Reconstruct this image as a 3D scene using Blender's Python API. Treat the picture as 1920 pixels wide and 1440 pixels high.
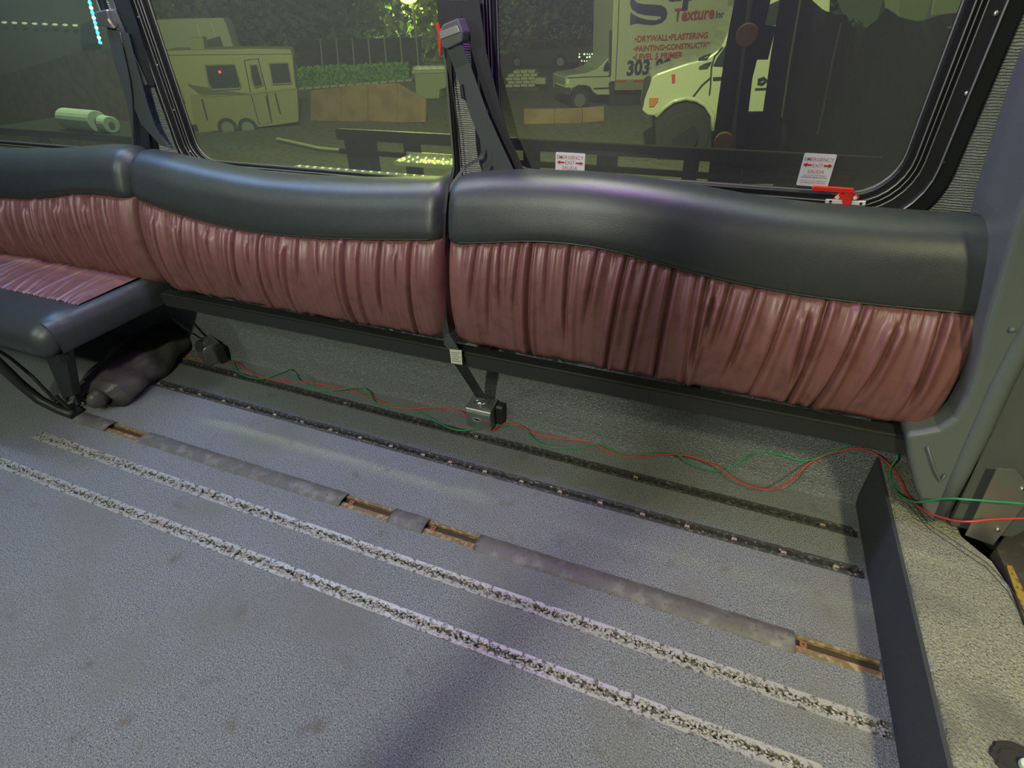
import bpy, math, random
from mathutils import Vector, Matrix, noise
random.seed(7)
SC = bpy.context.scene
COL = SC.collection
for o in list(bpy.data.objects): bpy.data.objects.remove(o)

# ------------------------------------------------------------ camera
H = 1.22
FPX = 1005.5
R = Matrix(((0.9296, 0.1927, -0.3142), (0.3679, -0.5375, 0.7588), (-0.0227, -0.821, -0.5705)))
qr = R.to_quaternion(); qr.normalize(); R = qr.to_matrix()
cam = bpy.data.cameras.new('camera'); camo = bpy.data.objects.new('camera', cam); COL.objects.link(camo)
cam.sensor_width = 36; cam.lens = FPX / 1920 * 36; cam.clip_start = 0.02; cam.clip_end = 300
right = R @ Vector((1, 0, 0)); up = R @ Vector((0, -1, 0)); back = R @ Vector((0, 0, -1))
M = Matrix.Identity(4)
for i in range(3):
    M[i][0] = right[i]; M[i][1] = up[i]; M[i][2] = back[i]
M[2][3] = H
camo.matrix_world = M
SC.camera = camo

# ------------------------------------------------------------ world, exposure, lamps
SC.view_settings.view_transform = 'Standard'; SC.view_settings.look = 'None'
SC.view_settings.exposure = 0.22; SC.view_settings.gamma = 1; SC.view_settings.use_curve_mapping = False
w = bpy.data.worlds.new('night_sky'); SC.world = w; w.use_nodes = True
w.node_tree.nodes['Background'].inputs[0].default_value = (0.062, 0.085, 0.058, 1)
w.node_tree.nodes['Background'].inputs[1].default_value = 0.8


def lamp(kind, name, loc, energy, color, target=None, **kw):
    l = bpy.data.lights.new(name, kind); l.energy = energy; l.color = color
    for k, v in kw.items(): setattr(l, k, v)
    o = bpy.data.objects.new(name, l); COL.objects.link(o); o.location = loc
    if target is not None:
        o.rotation_euler = (Vector(target) - Vector(loc)).to_track_quat('-Z', 'Y').to_euler()
    return o


# two ceiling dome lamps (the rear one throws the added pole's shadow) and a stand-in
lamp('AREA', 'cabin_light', (-0.79, -0.86, 1.86), 24, (0.95, 1.0, 0.76), (-0.5, 1.0, 0), shape='DISK', size=0.10)
lamp('AREA', 'cabin_light', (-2.3, -0.5, 1.88), 8, (0.93, 1.0, 0.92), (-1.9, 0.9, 0), shape='DISK', size=0.2)
lamp('AREA', 'cabin_light', (0.95, -0.25, 1.88), 5.2, (1.0, 0.95, 0.55), (0.85, 0.72, 0.1), shape='DISK', size=0.14, spread=1.25)  # added yellow lamp standing in for outside light through the door
# cove light above the windows
lamp('AREA', 'cove_lamp', (-2.25, 1.27, 1.90), 4.5, (0.55, 0.74, 1.0), (-2.25, 1.02, 0), shape='RECTANGLE', size=0.7, size_y=0.04)
lamp('AREA', 'cove_lamp', (-1.35, 1.27, 1.90), 6.5, (0.93, 1.0, 0.92), (-1.35, 1.02, 0), shape='RECTANGLE', size=0.8, size_y=0.04)
lamp('AREA', 'cove_lamp', (-0.40, 1.27, 1.90), 4.5, (0.74, 0.56, 1.0), (-0.40, 1.02, 0), shape='RECTANGLE', size=0.7, size_y=0.04)
lamp('AREA', 'cove_lamp', (0.35, 1.25, 1.90), 1.6, (1.0, 0.95, 0.55), (0.3, 1.15, 0), shape='RECTANGLE', size=0.9, size_y=0.04)
# added lot fill, street light (sodium, green-yellow) and added glint light
lamp('AREA', 'lot_fill_light', (-2, 3.2, 8.5), 3500, (0.90, 1.0, 0.54), (-8, 22, -2), shape='DISK', size=0.6)  # unseen lamp added above the bus to light the lot
lamp('POINT', 'yellow_point_light', (-25.6, 43.6, 2.3), 3500, (0.9, 1.0, 0.2), shadow_soft_size=0.3)
lamp('POINT', 'yellow_point_light', (-5.2, 8.5, 3.0), 300, (0.95, 1.0, 0.18), shadow_soft_size=0.15)  # added unseen lamp for yellow glints on the diamond plate


# ------------------------------------------------------------ helpers
def at(u, v, ax, val):
    d = R @ Vector((u - 960, v - 720, FPX)); i = 'xyz'.index(ax); c = Vector((0, 0, H))
    return c + d * ((val - c[i]) / d[i])


def Y(u, v, y): return at(u, v, 'y', y)
def Zp(u, v, z=0.0): return at(u, v, 'z', z)


class MB:
    def __init__(s): s.v = []; s.f = []

    def add(s, vs, fs):
        n = len(s.v); s.v += [Vector(p) for p in vs]; s.f += [tuple(i + n for i in f) for f in fs]; return s

    def hexa(s, p):   # 8 points: bottom loop, top loop
        return s.add(p, [(3, 2, 1, 0), (4, 5, 6, 7), (0, 1, 5, 4), (1, 2, 6, 5), (2, 3, 7, 6), (3, 0, 4, 7)])

    def box(s, x0, x1, y0, y1, z0, z1):
        return s.hexa([(x0, y0, z0), (x1, y0, z0), (x1, y1, z0), (x0, y1, z0), (x0, y0, z1), (x1, y0, z1), (x1, y1, z1), (x0, y1, z1)])

    def prism(s, pts, vec):
        n = len(pts); vec = Vector(vec); pts = [Vector(p) for p in pts]
        c = sum(pts, Vector()) / n
        nn = Vector()
        for i in range(n): nn += (pts[i] - c).cross(pts[(i + 1) % n] - c)
        if nn.dot(vec) > 0: pts = pts[::-1]
        q = [p + vec for p in pts]
        return s.add(pts + q, [tuple(range(n)), tuple(range(2 * n - 1, n - 1, -1))] + [((i + 1) % n, i, i + n, (i + 1) % n + n) for i in range(n)])

    def tube(s, pts, r, n=8, caps=True, rs=None):
        pts = [Vector(p) for p in pts]; m = len(pts); vs = []; prev = None
        for i, p in enumerate(pts):
            t = (pts[min(i + 1, m - 1)] - pts[max(i - 1, 0)]).normalized()
            if prev is None:
                a = t.orthogonal().normalized()
            else:
                a = (prev - t * prev.dot(t)).normalized()
            prev = a; b = t.cross(a); rr = rs[i] if rs else r
            for k in range(n):
                an = 2 * math.pi * k / n; vs.append(p + a * math.cos(an) * rr + b * math.sin(an) * rr)
        fs = [(i * n + k, i * n + (k + 1) % n, (i + 1) * n + (k + 1) % n, (i + 1) * n + k) for i in range(m - 1) for k in range(n)]
        if caps: fs += [tuple(range(n - 1, -1, -1)), tuple(range((m - 1) * n, m * n))]
        return s.add(vs, fs)

    def cyl(s, a, b, r, n=16, r2=None): return s.tube([a, b], r, n, True, [r, r if r2 is None else r2])

    def ball(s, c, r, n=8, m=5, sc=(1, 1, 1)):
        c = Vector(c); vs = [c + Vector((0, 0, r * sc[2]))]
        for i in range(1, m):
            th = math.pi * i / m
            for k in range(n):
                a = 2 * math.pi * k / n; vs.append(c + Vector((math.sin(th) * math.cos(a) * sc[0], math.sin(th) * math.sin(a) * sc[1], math.cos(th) * sc[2])) * r)
        vs.append(c - Vector((0, 0, r * sc[2]))); L = len(vs) - 1
        fs = [(0, 1 + k, 1 + (k + 1) % n) for k in range(n)]
        for i in range(m - 2):
            fs += [(1 + i * n + k, 1 + (i + 1) * n + k, 1 + (i + 1) * n + (k + 1) % n, 1 + i * n + (k + 1) % n) for k in range(n)]
        fs += [(1 + (m - 2) * n + (k + 1) % n, 1 + (m - 2) * n + k, L) for k in range(n)]
        return s.add(vs, fs)

    def grid(s, fn, nu, nv):
        vs = [fn(i / nu, j / nv) for j in range(nv + 1) for i in range(nu + 1)]; W = nu + 1
        return s.add(vs, [(j * W + i, j * W + i + 1, (j + 1) * W + i + 1, (j + 1) * W + i) for j in range(nv) for i in range(nu)])

    def ribbon(s, Lp, Rp, th):
        Lp = [Vector(p) for p in Lp]; Rp = [Vector(p) for p in Rp]; n = len(Lp)
        for i in range(n - 1):
            nn = (Rp[i] - Lp[i]).cross(Lp[i + 1] - Lp[i]).normalized() * th
            s.hexa([Lp[i], Rp[i], Rp[i + 1], Lp[i + 1], Lp[i] + nn, Rp[i] + nn, Rp[i + 1] + nn, Lp[i + 1] + nn])
        return s

    def build(s, name, mat, parent=None, smooth=False, bevel=0, seg=2, kind=None):
        if parent is None:
            xs = [p.x for p in s.v]; ys = [p.y for p in s.v]; zs = [p.z for p in s.v]
            org = Vector(((min(xs) + max(xs)) / 2, (min(ys) + max(ys)) / 2, min(zs))); off = org
        else:
            org = Vector((0, 0, 0)); off = Vector(); p = parent
            while p: off = off + p.location; p = p.parent
        me = bpy.data.meshes.new(name); me.from_pydata([p - off for p in s.v], [], s.f); me.update()
        me.materials.append(mat)
        if smooth: me.shade_smooth() if hasattr(me, 'shade_smooth') else None
        o = bpy.data.objects.new(name, me); COL.objects.link(o); o.location = org
        if parent: o.parent = parent
        if bevel:
            b = o.modifiers.new('bevel', 'BEVEL'); b.width = bevel; b.segments = seg; b.limit_method = 'ANGLE'; b.angle_limit = 0.6
        if smooth and bevel: pass
        if kind: o['kind'] = kind
        return o


def tag(o, label, cat, group=None, kind=None):
    o['label'] = label; o['category'] = cat
    if group: o['group'] = group
    if kind: o['kind'] = kind
    return o


def thing(name, label, cat, loc=(0, 0, 0), group=None, kind=None):
    o = bpy.data.objects.new(name, None); COL.objects.link(o); o.location = loc; o.empty_display_size = 0.05
    if kind: o['kind'] = kind
    return tag(o, label, cat, group)


def struct(o, label=None):
    o['kind'] = 'structure'
    if label: o['label'] = label
    return o


def mat(name, col, rough=0.5, metal=0, coat=0, emit=None, es=0, bump=None, var=None, spec=0.5):
    """bump = (scale, strength, distance); var = list of (scale, colour, lo, hi[, detail]) colour layers mixed by noise"""
    m = bpy.data.materials.new(name); m.use_nodes = True; nt = m.node_tree; N = nt.nodes; L = nt.links
    b = N['Principled BSDF']; c4 = lambda c: (c[0], c[1], c[2], 1)
    b.inputs['Base Color'].default_value = c4(col); b.inputs['Roughness'].default_value = rough
    b.inputs['Metallic'].default_value = metal; b.inputs['Coat Weight'].default_value = coat
    b.inputs['Specular IOR Level'].default_value = spec
    if emit: b.inputs['Emission Color'].default_value = c4(emit); b.inputs['Emission Strength'].default_value = es
    g = N.new('ShaderNodeNewGeometry')
    src = None
    for it in (var or []):
        n = N.new('ShaderNodeTexNoise'); n.inputs['Scale'].default_value = it[0]; n.inputs['Detail'].default_value = it[4] if len(it) > 4 else 3
        L.new(g.outputs['Position'], n.inputs['Vector'])
        r = N.new('ShaderNodeMapRange'); r.inputs['From Min'].default_value = it[2]; r.inputs['From Max'].default_value = it[3]
        L.new(n.outputs['Fac'], r.inputs['Value'])
        x = N.new('ShaderNodeMix'); x.data_type = 'RGBA'
        if src: L.new(src, x.inputs['A'])
        else: x.inputs['A'].default_value = c4(col)
        x.inputs['B'].default_value = c4(it[1]); L.new(r.outputs['Result'], x.inputs['Factor']); src = x.outputs['Result']
    if src: L.new(src, b.inputs['Base Color'])
    if bump:
        n = N.new('ShaderNodeTexNoise'); n.inputs['Scale'].default_value = bump[0]; n.inputs['Detail'].default_value = 2
        L.new(g.outputs['Position'], n.inputs['Vector'])
        bm = N.new('ShaderNodeBump'); bm.inputs['Strength'].default_value = bump[1]; bm.inputs['Distance'].default_value = bump[2]
        L.new(n.outputs['Fac'], bm.inputs['Height']); L.new(bm.outputs['Normal'], b.inputs['Normal'])
    return m


def glass_mat(name, tint, veil=0.13, rough=0.02):
    m = bpy.data.materials.new(name); m.use_nodes = True; nt = m.node_tree; N = nt.nodes; L = nt.links
    N.remove(N['Principled BSDF']); out = N['Material Output']
    t = N.new('ShaderNodeBsdfTransparent'); t.inputs[0].default_value = (*tint, 1)
    gl = N.new('ShaderNodeBsdfGlossy'); gl.inputs['Roughness'].default_value = rough; gl.inputs[0].default_value = (0.9, 0.95, 0.85, 1)
    fr = N.new('ShaderNodeFresnel'); fr.inputs[0].default_value = 1.45
    mx = N.new('ShaderNodeMixShader'); ge = N.new('ShaderNodeNewGeometry'); inv = N.new('ShaderNodeMath'); inv.operation = 'SUBTRACT'; inv.inputs[0].default_value = 1.0; L.new(ge.outputs['Backfacing'], inv.inputs[1])
    mu = N.new('ShaderNodeMath'); mu.operation = 'MULTIPLY'; L.new(inv.outputs[0], mu.inputs[0]); L.new(fr.outputs[0], mu.inputs[1]); L.new(mu.outputs[0], mx.inputs[0]); L.new(t.outputs[0], mx.inputs[1]); L.new(gl.outputs[0], mx.inputs[2])
    # pale diffuse veil mixed into the pane as haze over the view
    df = N.new('ShaderNodeBsdfDiffuse'); df.inputs[0].default_value = (0.50, 0.53, 0.46, 1)
    m2 = N.new('ShaderNodeMixShader'); f2 = N.new('ShaderNodeMath'); f2.operation = 'MULTIPLY'; f2.inputs[0].default_value = veil; L.new(inv.outputs[0], f2.inputs[1]); L.new(f2.outputs[0], m2.inputs[0])
    L.new(mx.outputs[0], m2.inputs[1]); L.new(df.outputs[0], m2.inputs[2])
    L.new(m2.outputs[0], out.inputs[0]); return m


# ------------------------------------------------------------ materials
FLOORC = dict(rough=0.62, bump=(240, 1.0, 0.006))
m_floor = mat('floor_vinyl', (0.205, 0.218, 0.225), var=[(330, (0.42, 0.435, 0.44), 0.50, 0.66, 2), (260, (0.07, 0.075, 0.08), 0.53, 0.68, 2), (3.2, (0.20, 0.20, 0.175), 0.5, 0.72, 5), (14, (0.15, 0.135, 0.11), 0.62, 0.78, 6)], **FLOORC)
m_wallv = mat('wall_vinyl', (0.17, 0.185, 0.19), rough=0.6, bump=(200, 1.0, 0.009), var=[(260, (0.34, 0.355, 0.35), 0.5, 0.68, 2)])
m_riser = mat('riser_vinyl', (0.040, 0.046, 0.052), rough=0.7, bump=(260, 0.6, 0.0015), var=[(160, (0.10, 0.105, 0.10), 0.68, 0.78, 2)])
m_platf = mat('platform_vinyl', (0.25, 0.255, 0.20), rough=0.6, bump=(210, 1.0, 0.008), var=[(280, (0.42, 0.42, 0.33), 0.50, 0.68, 2), (240, (0.09, 0.09, 0.07), 0.54, 0.70, 2), (5, (0.14, 0.145, 0.125), 0.5, 0.7, 4)])  # warm light on the platform top put into the yellowish colour
m_fabric = mat('wall_fabric', (0.50, 0.50, 0.46), rough=0.95, spec=0.1, var=[(500, (0.30, 0.30, 0.28), 0.48, 0.62, 2)])
# ribs on the fabric
nt = m_fabric.node_tree; wv = nt.nodes.new('ShaderNodeTexWave'); wv.bands_direction = 'Z'; wv.inputs['Scale'].default_value = 60; wv.inputs['Distortion'].default_value = 3.5
wv.inputs['Detail'].default_value = 3; wv.inputs['Detail Scale'].default_value = 1.0
gg = nt.nodes.new('ShaderNodeNewGeometry'); nt.links.new(gg.outputs['Position'], wv.inputs['Vector'])
bb = nt.nodes.new('ShaderNodeBump'); bb.inputs['Strength'].default_value = 1.0; bb.inputs['Distance'].default_value = 0.004
nt.links.new(wv.outputs['Fac'], bb.inputs['Height']); nt.links.new(bb.outputs['Normal'], nt.nodes['Principled BSDF'].inputs['Normal'])

m_black = mat('black_vinyl', (0.038, 0.043, 0.043), rough=0.42, bump=(420, 0.35, 0.001), coat=0.0, spec=0.7, var=[(40, (0.045, 0.048, 0.046), 0.5, 0.7, 4)])
m_maroon = mat('maroon_vinyl', (0.200, 0.082, 0.076), rough=0.40, bump=(500, 0.15, 0.0005), spec=0.6, var=[(30, (0.155, 0.060, 0.056), 0.5, 0.7, 3)])
m_blackmet = mat('black_metal', (0.022, 0.024, 0.022), rough=0.45, spec=0.5)
m_frame = mat('window_frame_black', (0.016, 0.017, 0.016), rough=0.5, spec=0.25)
m_bead = mat('window_bead', (0.20, 0.20, 0.185), rough=0.4, metal=0.3)
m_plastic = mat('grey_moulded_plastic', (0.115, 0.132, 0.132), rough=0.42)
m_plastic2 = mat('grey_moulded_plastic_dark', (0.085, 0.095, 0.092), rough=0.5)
m_alu = mat('dirty_aluminium', (0.46, 0.46, 0.43), rough=0.5, metal=0.4, var=[(75, (0.13, 0.12, 0.10), 0.52, 0.62, 5)])
m_fill = mat('packed_track_dirt', (0.20, 0.19, 0.165), rough=0.9, var=[(90, (0.07, 0.06, 0.05), 0.5, 0.62, 4)])
m_aludark = mat('black_grimy_track', (0.075, 0.075, 0.072), rough=0.55, metal=0.3, var=[(90, (0.26, 0.25, 0.22), 0.54, 0.68, 4)])
m_groove = mat('track_groove', (0.035, 0.033, 0.030), rough=0.8)
m_debris = mat('track_debris', (0.42, 0.41, 0.37), rough=0.9, var=[(200, (0.16, 0.14, 0.11), 0.5, 0.6, 2)])
m_screw = mat('screw_tan', (0.46, 0.34, 0.22), rough=0.6)
m_tape = mat('worn_grey_tape', (0.125, 0.118, 0.105), rough=0.55, var=[(25, (0.20, 0.19, 0.165), 0.5, 0.65, 5), (90, (0.09, 0.085, 0.08), 0.58, 0.7, 4)])
m_rust = mat('rusty_metal', (0.20, 0.13, 0.055), rough=0.75, var=[(60, (0.36, 0.30, 0.17), 0.48, 0.62, 5)])
m_rustd = mat('rusty_metal_dark', (0.055, 0.032, 0.018), rough=0.8)
m_boltr = mat('rusty_bolt', (0.30, 0.11, 0.06), rough=0.8)
m_steel = mat('brushed_steel', (0.50, 0.50, 0.49), rough=0.33, metal=0.9)
m_chrome = mat('chrome', (0.8, 0.8, 0.82), rough=0.15, metal=1)
m_screwh = mat('screw_head', (0.6, 0.6, 0.55), rough=0.35, metal=0.8)
m_web = mat('seat_belt_webbing', (0.018, 0.019, 0.021), rough=0.6)
m_webg = mat('seat_belt_webbing_grey', (0.060, 0.068, 0.066), rough=0.55)
m_beltbox = mat('belt_guide_plastic', (0.12, 0.125, 0.12), rough=0.35)
m_white = mat('white_label', (0.78, 0.78, 0.76), rough=0.45)
m_cream = mat('cream_label', (0.62, 0.62, 0.45), rough=0.6)
m_redp = mat('red_plastic', (0.72, 0.035, 0.02), rough=0.35)
m_redink = mat('red_ink', (0.55, 0.02, 0.03), rough=0.6)
m_pink = mat('faded_red_ink', (0.50, 0.16, 0.14), rough=0.6)
m_greyink = mat('grey_ink', (0.10, 0.10, 0.12), rough=0.6)
m_wr = mat('red_wire', (0.62, 0.05, 0.045), rough=0.4)
m_wg = mat('green_wire', (0.025, 0.30, 0.12), rough=0.4)
m_bag = mat('worn_black_leather', (0.085, 0.080, 0.070), rough=0.42, bump=(60, 0.5, 0.004), var=[(45, (0.13, 0.12, 0.10), 0.55, 0.72, 4)])
m_lines = mat('ceiling_panel', (0.25, 0.25, 0.25), rough=0.8)
m_dark = mat('dark_interior', (0.05, 0.05, 0.05), rough=0.8)
m_glass = glass_mat('tinted_glass', (0.74, 0.78, 0.67))
# outside
m_ground = mat('lot_ground', (0.12, 0.115, 0.08), rough=0.9, var=[(0.5, (0.13, 0.12, 0.085), 0.45, 0.65, 5), (6, (0.05, 0.05, 0.04), 0.5, 0.7, 4)])
m_trailer = mat('trailer_shell', (0.30, 0.28, 0.17), rough=0.5)
m_trlow = mat('trailer_lower', (0.24, 0.22, 0.12), rough=0.5)
m_paint = mat('white_truck_paint', (0.46, 0.46, 0.38), rough=0.3, coat=0.3)
m_boxp = mat('white_box_panel', (0.50, 0.49, 0.40), rough=0.45)
m_tyre = mat('tyre_rubber', (0.02, 0.02, 0.02), rough=0.8)
m_wglass = mat('dark_window_glass', (0.03, 0.035, 0.035), rough=0.12)
m_leaf = mat('leaf_dark', (0.12, 0.17, 0.095), rough=0.7)
m_leafl = mat('leaf_light', (0.16, 0.34, 0.05), rough=0.6)
m_bark = mat('bark', (0.10, 0.09, 0.06), rough=0.9)
m_ply = mat('orange_brown_board', (0.30, 0.18, 0.095), rough=0.8, var=[(1.5, (0.22, 0.13, 0.07), 0.45, 0.62, 5)])
m_stone = mat('pale_block', (0.42, 0.42, 0.34), rough=0.85)
m_wall2 = mat('retaining_wall', (0.11, 0.11, 0.075), rough=0.9)
m_bin = mat('pale_bin', (0.32, 0.36, 0.24), rough=0.6)
m_fence = mat('brown_fence', (0.11, 0.075, 0.05), rough=0.9, var=[(3, (0.07, 0.055, 0.035), 0.45, 0.6, 4)])
m_ware = mat('backdrop_cladding', (0.24, 0.25, 0.19), rough=0.7)
m_diam = mat('diamond_plate', (0.5, 0.5, 0.42), rough=0.42, metal=0.9)
m_paper = mat('paper_towel', (0.25, 0.33, 0.36), rough=0.9)
m_tarp = mat('black_tarp', (0.022, 0.024, 0.020), rough=0.6)
m_plast = mat('pale_green_sheet', (0.26, 0.32, 0.16), rough=0.5)
m_post = mat('dark_steel_post', (0.014, 0.015, 0.016), rough=0.7, spec=0.15)
m_amber = mat('amber_lens', (0.50, 0.16, 0.02), rough=0.3)
m_amberd = mat('dull_amber', (0.20, 0.07, 0.03), rough=0.4)
m_blueink = mat('navy_ink', (0.030, 0.035, 0.12), rough=0.5)
m_redtruck = mat('sign_red', (0.42, 0.05, 0.035), rough=0.5)
m_lampe = mat('lamp_glow', (1, 1, 0.3), emit=(0.85, 1.0, 0.08), es=18)
m_dots = mat('glint_glow', (1, 1, 0.8), emit=(0.75, 1.0, 0.6), es=2.2)
m_dots2 = mat('reflected_dot_glow', (1, 1, 0.8), emit=(0.6, 0.75, 0.5), es=0.7)
m_ledb = mat('led_blue', (0, 0.3, 1), emit=(0.03, 0.28, 1.0), es=75)
m_ledb2 = mat('led_blue_violet', (0.2, 0.2, 1), emit=(0.16, 0.12, 1.0), es=50)
m_ledp = mat('led_purple', (0.5, 0, 1), emit=(0.42, 0.02, 1.0), es=170)
m_ledt = mat('led_teal', (0, 0.6, 0.6), emit=(0.02, 0.6, 0.8), es=60)
m_ledw = mat('led_warm', (1, 1, 0.6), emit=(1.0, 0.95, 0.35), es=3.5)
m_ledc = mat('reflected_cyan', (0.1, 0.7, 1), emit=(0.05, 0.45, 0.9), es=2.2)
m_ledcw = mat('reflected_cyan_white', (0.6, 0.9, 1), emit=(0.6, 0.9, 1.0), es=2.2)

# ------------------------------------------------------------ room shell
XS = 0.515            # riser of the raised platform
PZ = 0.178            # its top
WY = 1.41             # wall face
TR = [  # seat tracks: (x0, y0, x1, y1, half width)
    dict(x0=-2.55, y0=0.600, x1=XS, y1=0.598, w=0.0175, dark=False),
    dict(x0=-2.175, y0=0.742, x1=XS, y1=0.732, w=0.0175, dark=False),
    dict(x0=-2.14, y0=0.868, x1=XS, y1=0.866, w=0.024, dark=True),
    dict(x0=-2.30, y0=1.140, x1=XS, y1=1.128, w=0.0175, dark=True),
    dict(x0=-2.45, y0=1.302, x1=XS, y1=1.268, w=0.0175, dark=True)]


def ty(t, x): return t['y0'] + (t['y1'] - t['y0']) * (x - t['x0']) / (t['x1'] - t['x0'])


xs = sorted({-4.0, 2.2} | {t['x0'] for t in TR} | {XS})
mb = MB(); GD = 0.012
for a, b in zip(xs[:-1], xs[1:]):
    cuts = [(-1.05, -1.05)]
    for t in TR:
        if a >= t['x0'] - 1e-6 and b <= XS + 1e-6: cuts.append(t)
    prevA = prevB = -1.05
    for t in cuts[1:] + [None]:
        if t is None: ya = yb = 1.47
        else: ya = ty(t, a) - t['w']; yb = ty(t, b) - t['w']
        mb.hexa([(a, prevA, -0.05), (b, prevB, -0.05), (b, yb, -0.05), (a, ya, -0.05), (a, prevA, 0), (b, prevB, 0), (b, yb, 0), (a, ya, 0)])
        if t:
            na = ty(t, a) + t['w']; nb = ty(t, b) + t['w']
            mb.hexa([(a, ya, -0.05), (b, yb, -0.05), (b, nb, -0.05), (a, na, -0.05), (a, ya, -GD), (b, yb, -GD), (b, nb, -GD), (a, na, -GD)])
            prevA, prevB = na, nb
struct(mb.build('floor', m_floor), 'grey speckled vinyl bus floor with dirt stains and seat tracks')

# side wall with three window openings
mb = MB()
wins = [(-3.25, -1.885), (-1.795, -0.722), (-0.665, 0.415)]
Z0, Z1 = 0.775, 1.80
ins = 0.022
segs = [-4.0]
for a, b in wins: segs += [a + ins, b - ins]
segs.append(2.2)
mb.box(-4.0, 2.2, WY, WY + 0.06, 0.60, Z0 + ins); mb.box(-4.0, 2.2, WY, WY + 0.06, Z1 - ins, 2.05)
for i in range(0, len(segs), 2): mb.box(segs[i], segs[i + 1], WY, WY + 0.06, Z0 + ins, Z1 - ins)
struct(mb.build('wall_left', m_fabric), 'bus side wall above the seats in ribbed light grey fabric')
mb = MB()
prof = [(1.385, 0.0), (1.392, 0.008), (1.398, 0.03), (WY - 0.004, 0.11), (WY - 0.004, 0.60), (1.47, 0.60), (1.47, 0.0)]
mb.prism([(-4.0, y, z) for y, z in prof], (6.2, 0, 0))
struct(mb.build('wall_left_lower', m_wallv), 'lower side wall below the seats in bumpy grey vinyl')
struct(MB().box(-4, 2.2, -1.05, 1.47, 2.02, 2.07).build('ceiling', m_lines))
struct(MB().box(-4, 2.2, -1.10, -1.04, 0.0, 2.02).build('wall_right', m_dark))
struct(MB().box(-4.05, -4.0, -1.05, 1.47, 0.0, 2.02).build('wall_back', m_dark))
struct(MB().box(2.2, 2.25, -1.05, 1.47, 0.0, 2.02).build('wall_front', m_dark))

# raised platform with riser
edge = [Zp(1700, 905, PZ), Zp(1722, 965, PZ), Zp(1745, 985, PZ), Zp(1800, 1020, PZ), Zp(1862, 1052, PZ), Zp(1895, 1100, PZ), Zp(1925, 1180, PZ)]
pts = [(XS + 0.008, -1.0), (XS + 0.008, 1.405), (0.66, 1.405), (0.66, 1.16), (edge[4].x, edge[4].y), (edge[5].x, edge[5].y), (edge[6].x, edge[6].y), (edge[6].x + 0.05, 0.80), (edge[6].x + 0.08, -1.0)]
pf = struct(MB().prism([(x, y, 0.005) for x, y in pts], (0, 0, PZ - 0.005)).build('raised_platform', m_platf), 'raised platform topped in bumpy grey vinyl with warm light tinted in')
pf.modifiers.new('bevel', 'BEVEL').width = 0.004
struct(MB().box(XS, XS + 0.008, -1.0, 1.40, 0.0, PZ - 0.003).build('platform_riser', m_riser), 'dark vinyl riser of the raised platform')
# stepwell beyond the platform
mb = MB(); mb.box(0.74, 2.2, -1.0, 1.40, -0.045, 0.02)
struct(mb.build('stepwell_floor', m_riser))
# seam cord lines scribed on the platform
mb = MB()
for off in (0, 1):
    pl = [(1702 + off * 8, 945 - off * 6), (1740, 990 - off * 8), (1790, 1025 - off * 10), (1850, 1065 - off * 10), (1890, 1110 - off * 14), (1925, 1172 - off * 20)]
    mb.tube([Zp(u, v, PZ + 0.0005) for u, v in pl], 0.0012, 5)
mb.build('seam', m_riser, pf)


# ------------------------------------------------------------ windows
def rrect(x0, x1, z0, z1, r, y, n=8):
    out = []
    for cx, cz, a0 in ((x1 - r, z1 - r, 0), (x0 + r, z1 - r, 90), (x0 + r, z0 + r, 180), (x1 - r, z0 + r, 270)):
        for k in range(n + 1):
            a = math.radians(a0 + 90 * k / n); out.append(Vector((cx + r * math.cos(a), y, cz + r * math.sin(a))))
    return out


def loft(mb, loops):
    n = len(loops[0])
    for a, b in zip(loops[:-1], loops[1:]):
        mb.add(a + b, [(i, (i + 1) % n, n + (i + 1) % n, n + i) for i in range(n)])


def window(i, x0, x1, l, r, bt, tp, ro, label):
    w = thing('window_%d' % i, label, 'window', ((x0 + x1) / 2, WY, Z0)); del w['category']; w['kind'] = 'structure'
    def loop(f, y, dr=0):
        rad = max(0.03, ro - f * (l + r + bt) / 3 * 0.75)
        return rrect(x0 + l * f, x1 - r * f, Z0 + bt * f, Z1 - tp * f, rad, y)
    mb = MB(); loft(mb, [loop(f, y) for f, y in ((0, WY + 0.002), (0.0, WY - 0.010), (0.05, WY - 0.014), (0.30, WY - 0.014), (0.33, WY - 0.018), (0.37, WY - 0.018), (0.40, WY - 0.012), (0.62, WY - 0.010), (0.64, WY - 0.002), (0.70, WY - 0.004), (0.72, WY + 0.006), (0.80, WY + 0.004), (0.82, WY + 0.012), (0.92, WY + 0.012), (1.0, WY + 0.024))])
    mb.build('window_frame', m_frame, w, smooth=False)
    for f, y, rr in ((0.35, WY - 0.0185, 0.0022), (0.63, WY - 0.010, 0.0013), (0.72, WY - 0.003, 0.0013), (0.80, WY + 0.003, 0.0018), (0.97, WY + 0.020, 0.0022)):
        p = loop(f, y); MB().tube(p + [p[0], p[1]], rr, 5, False).build('rim_bead', m_bead, w)
    p = loop(0.98, WY + 0.026); MB().prism(p, (0, 0.005, 0)).build('glass_pane', m_glass, w)
    return w, loop


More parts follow.
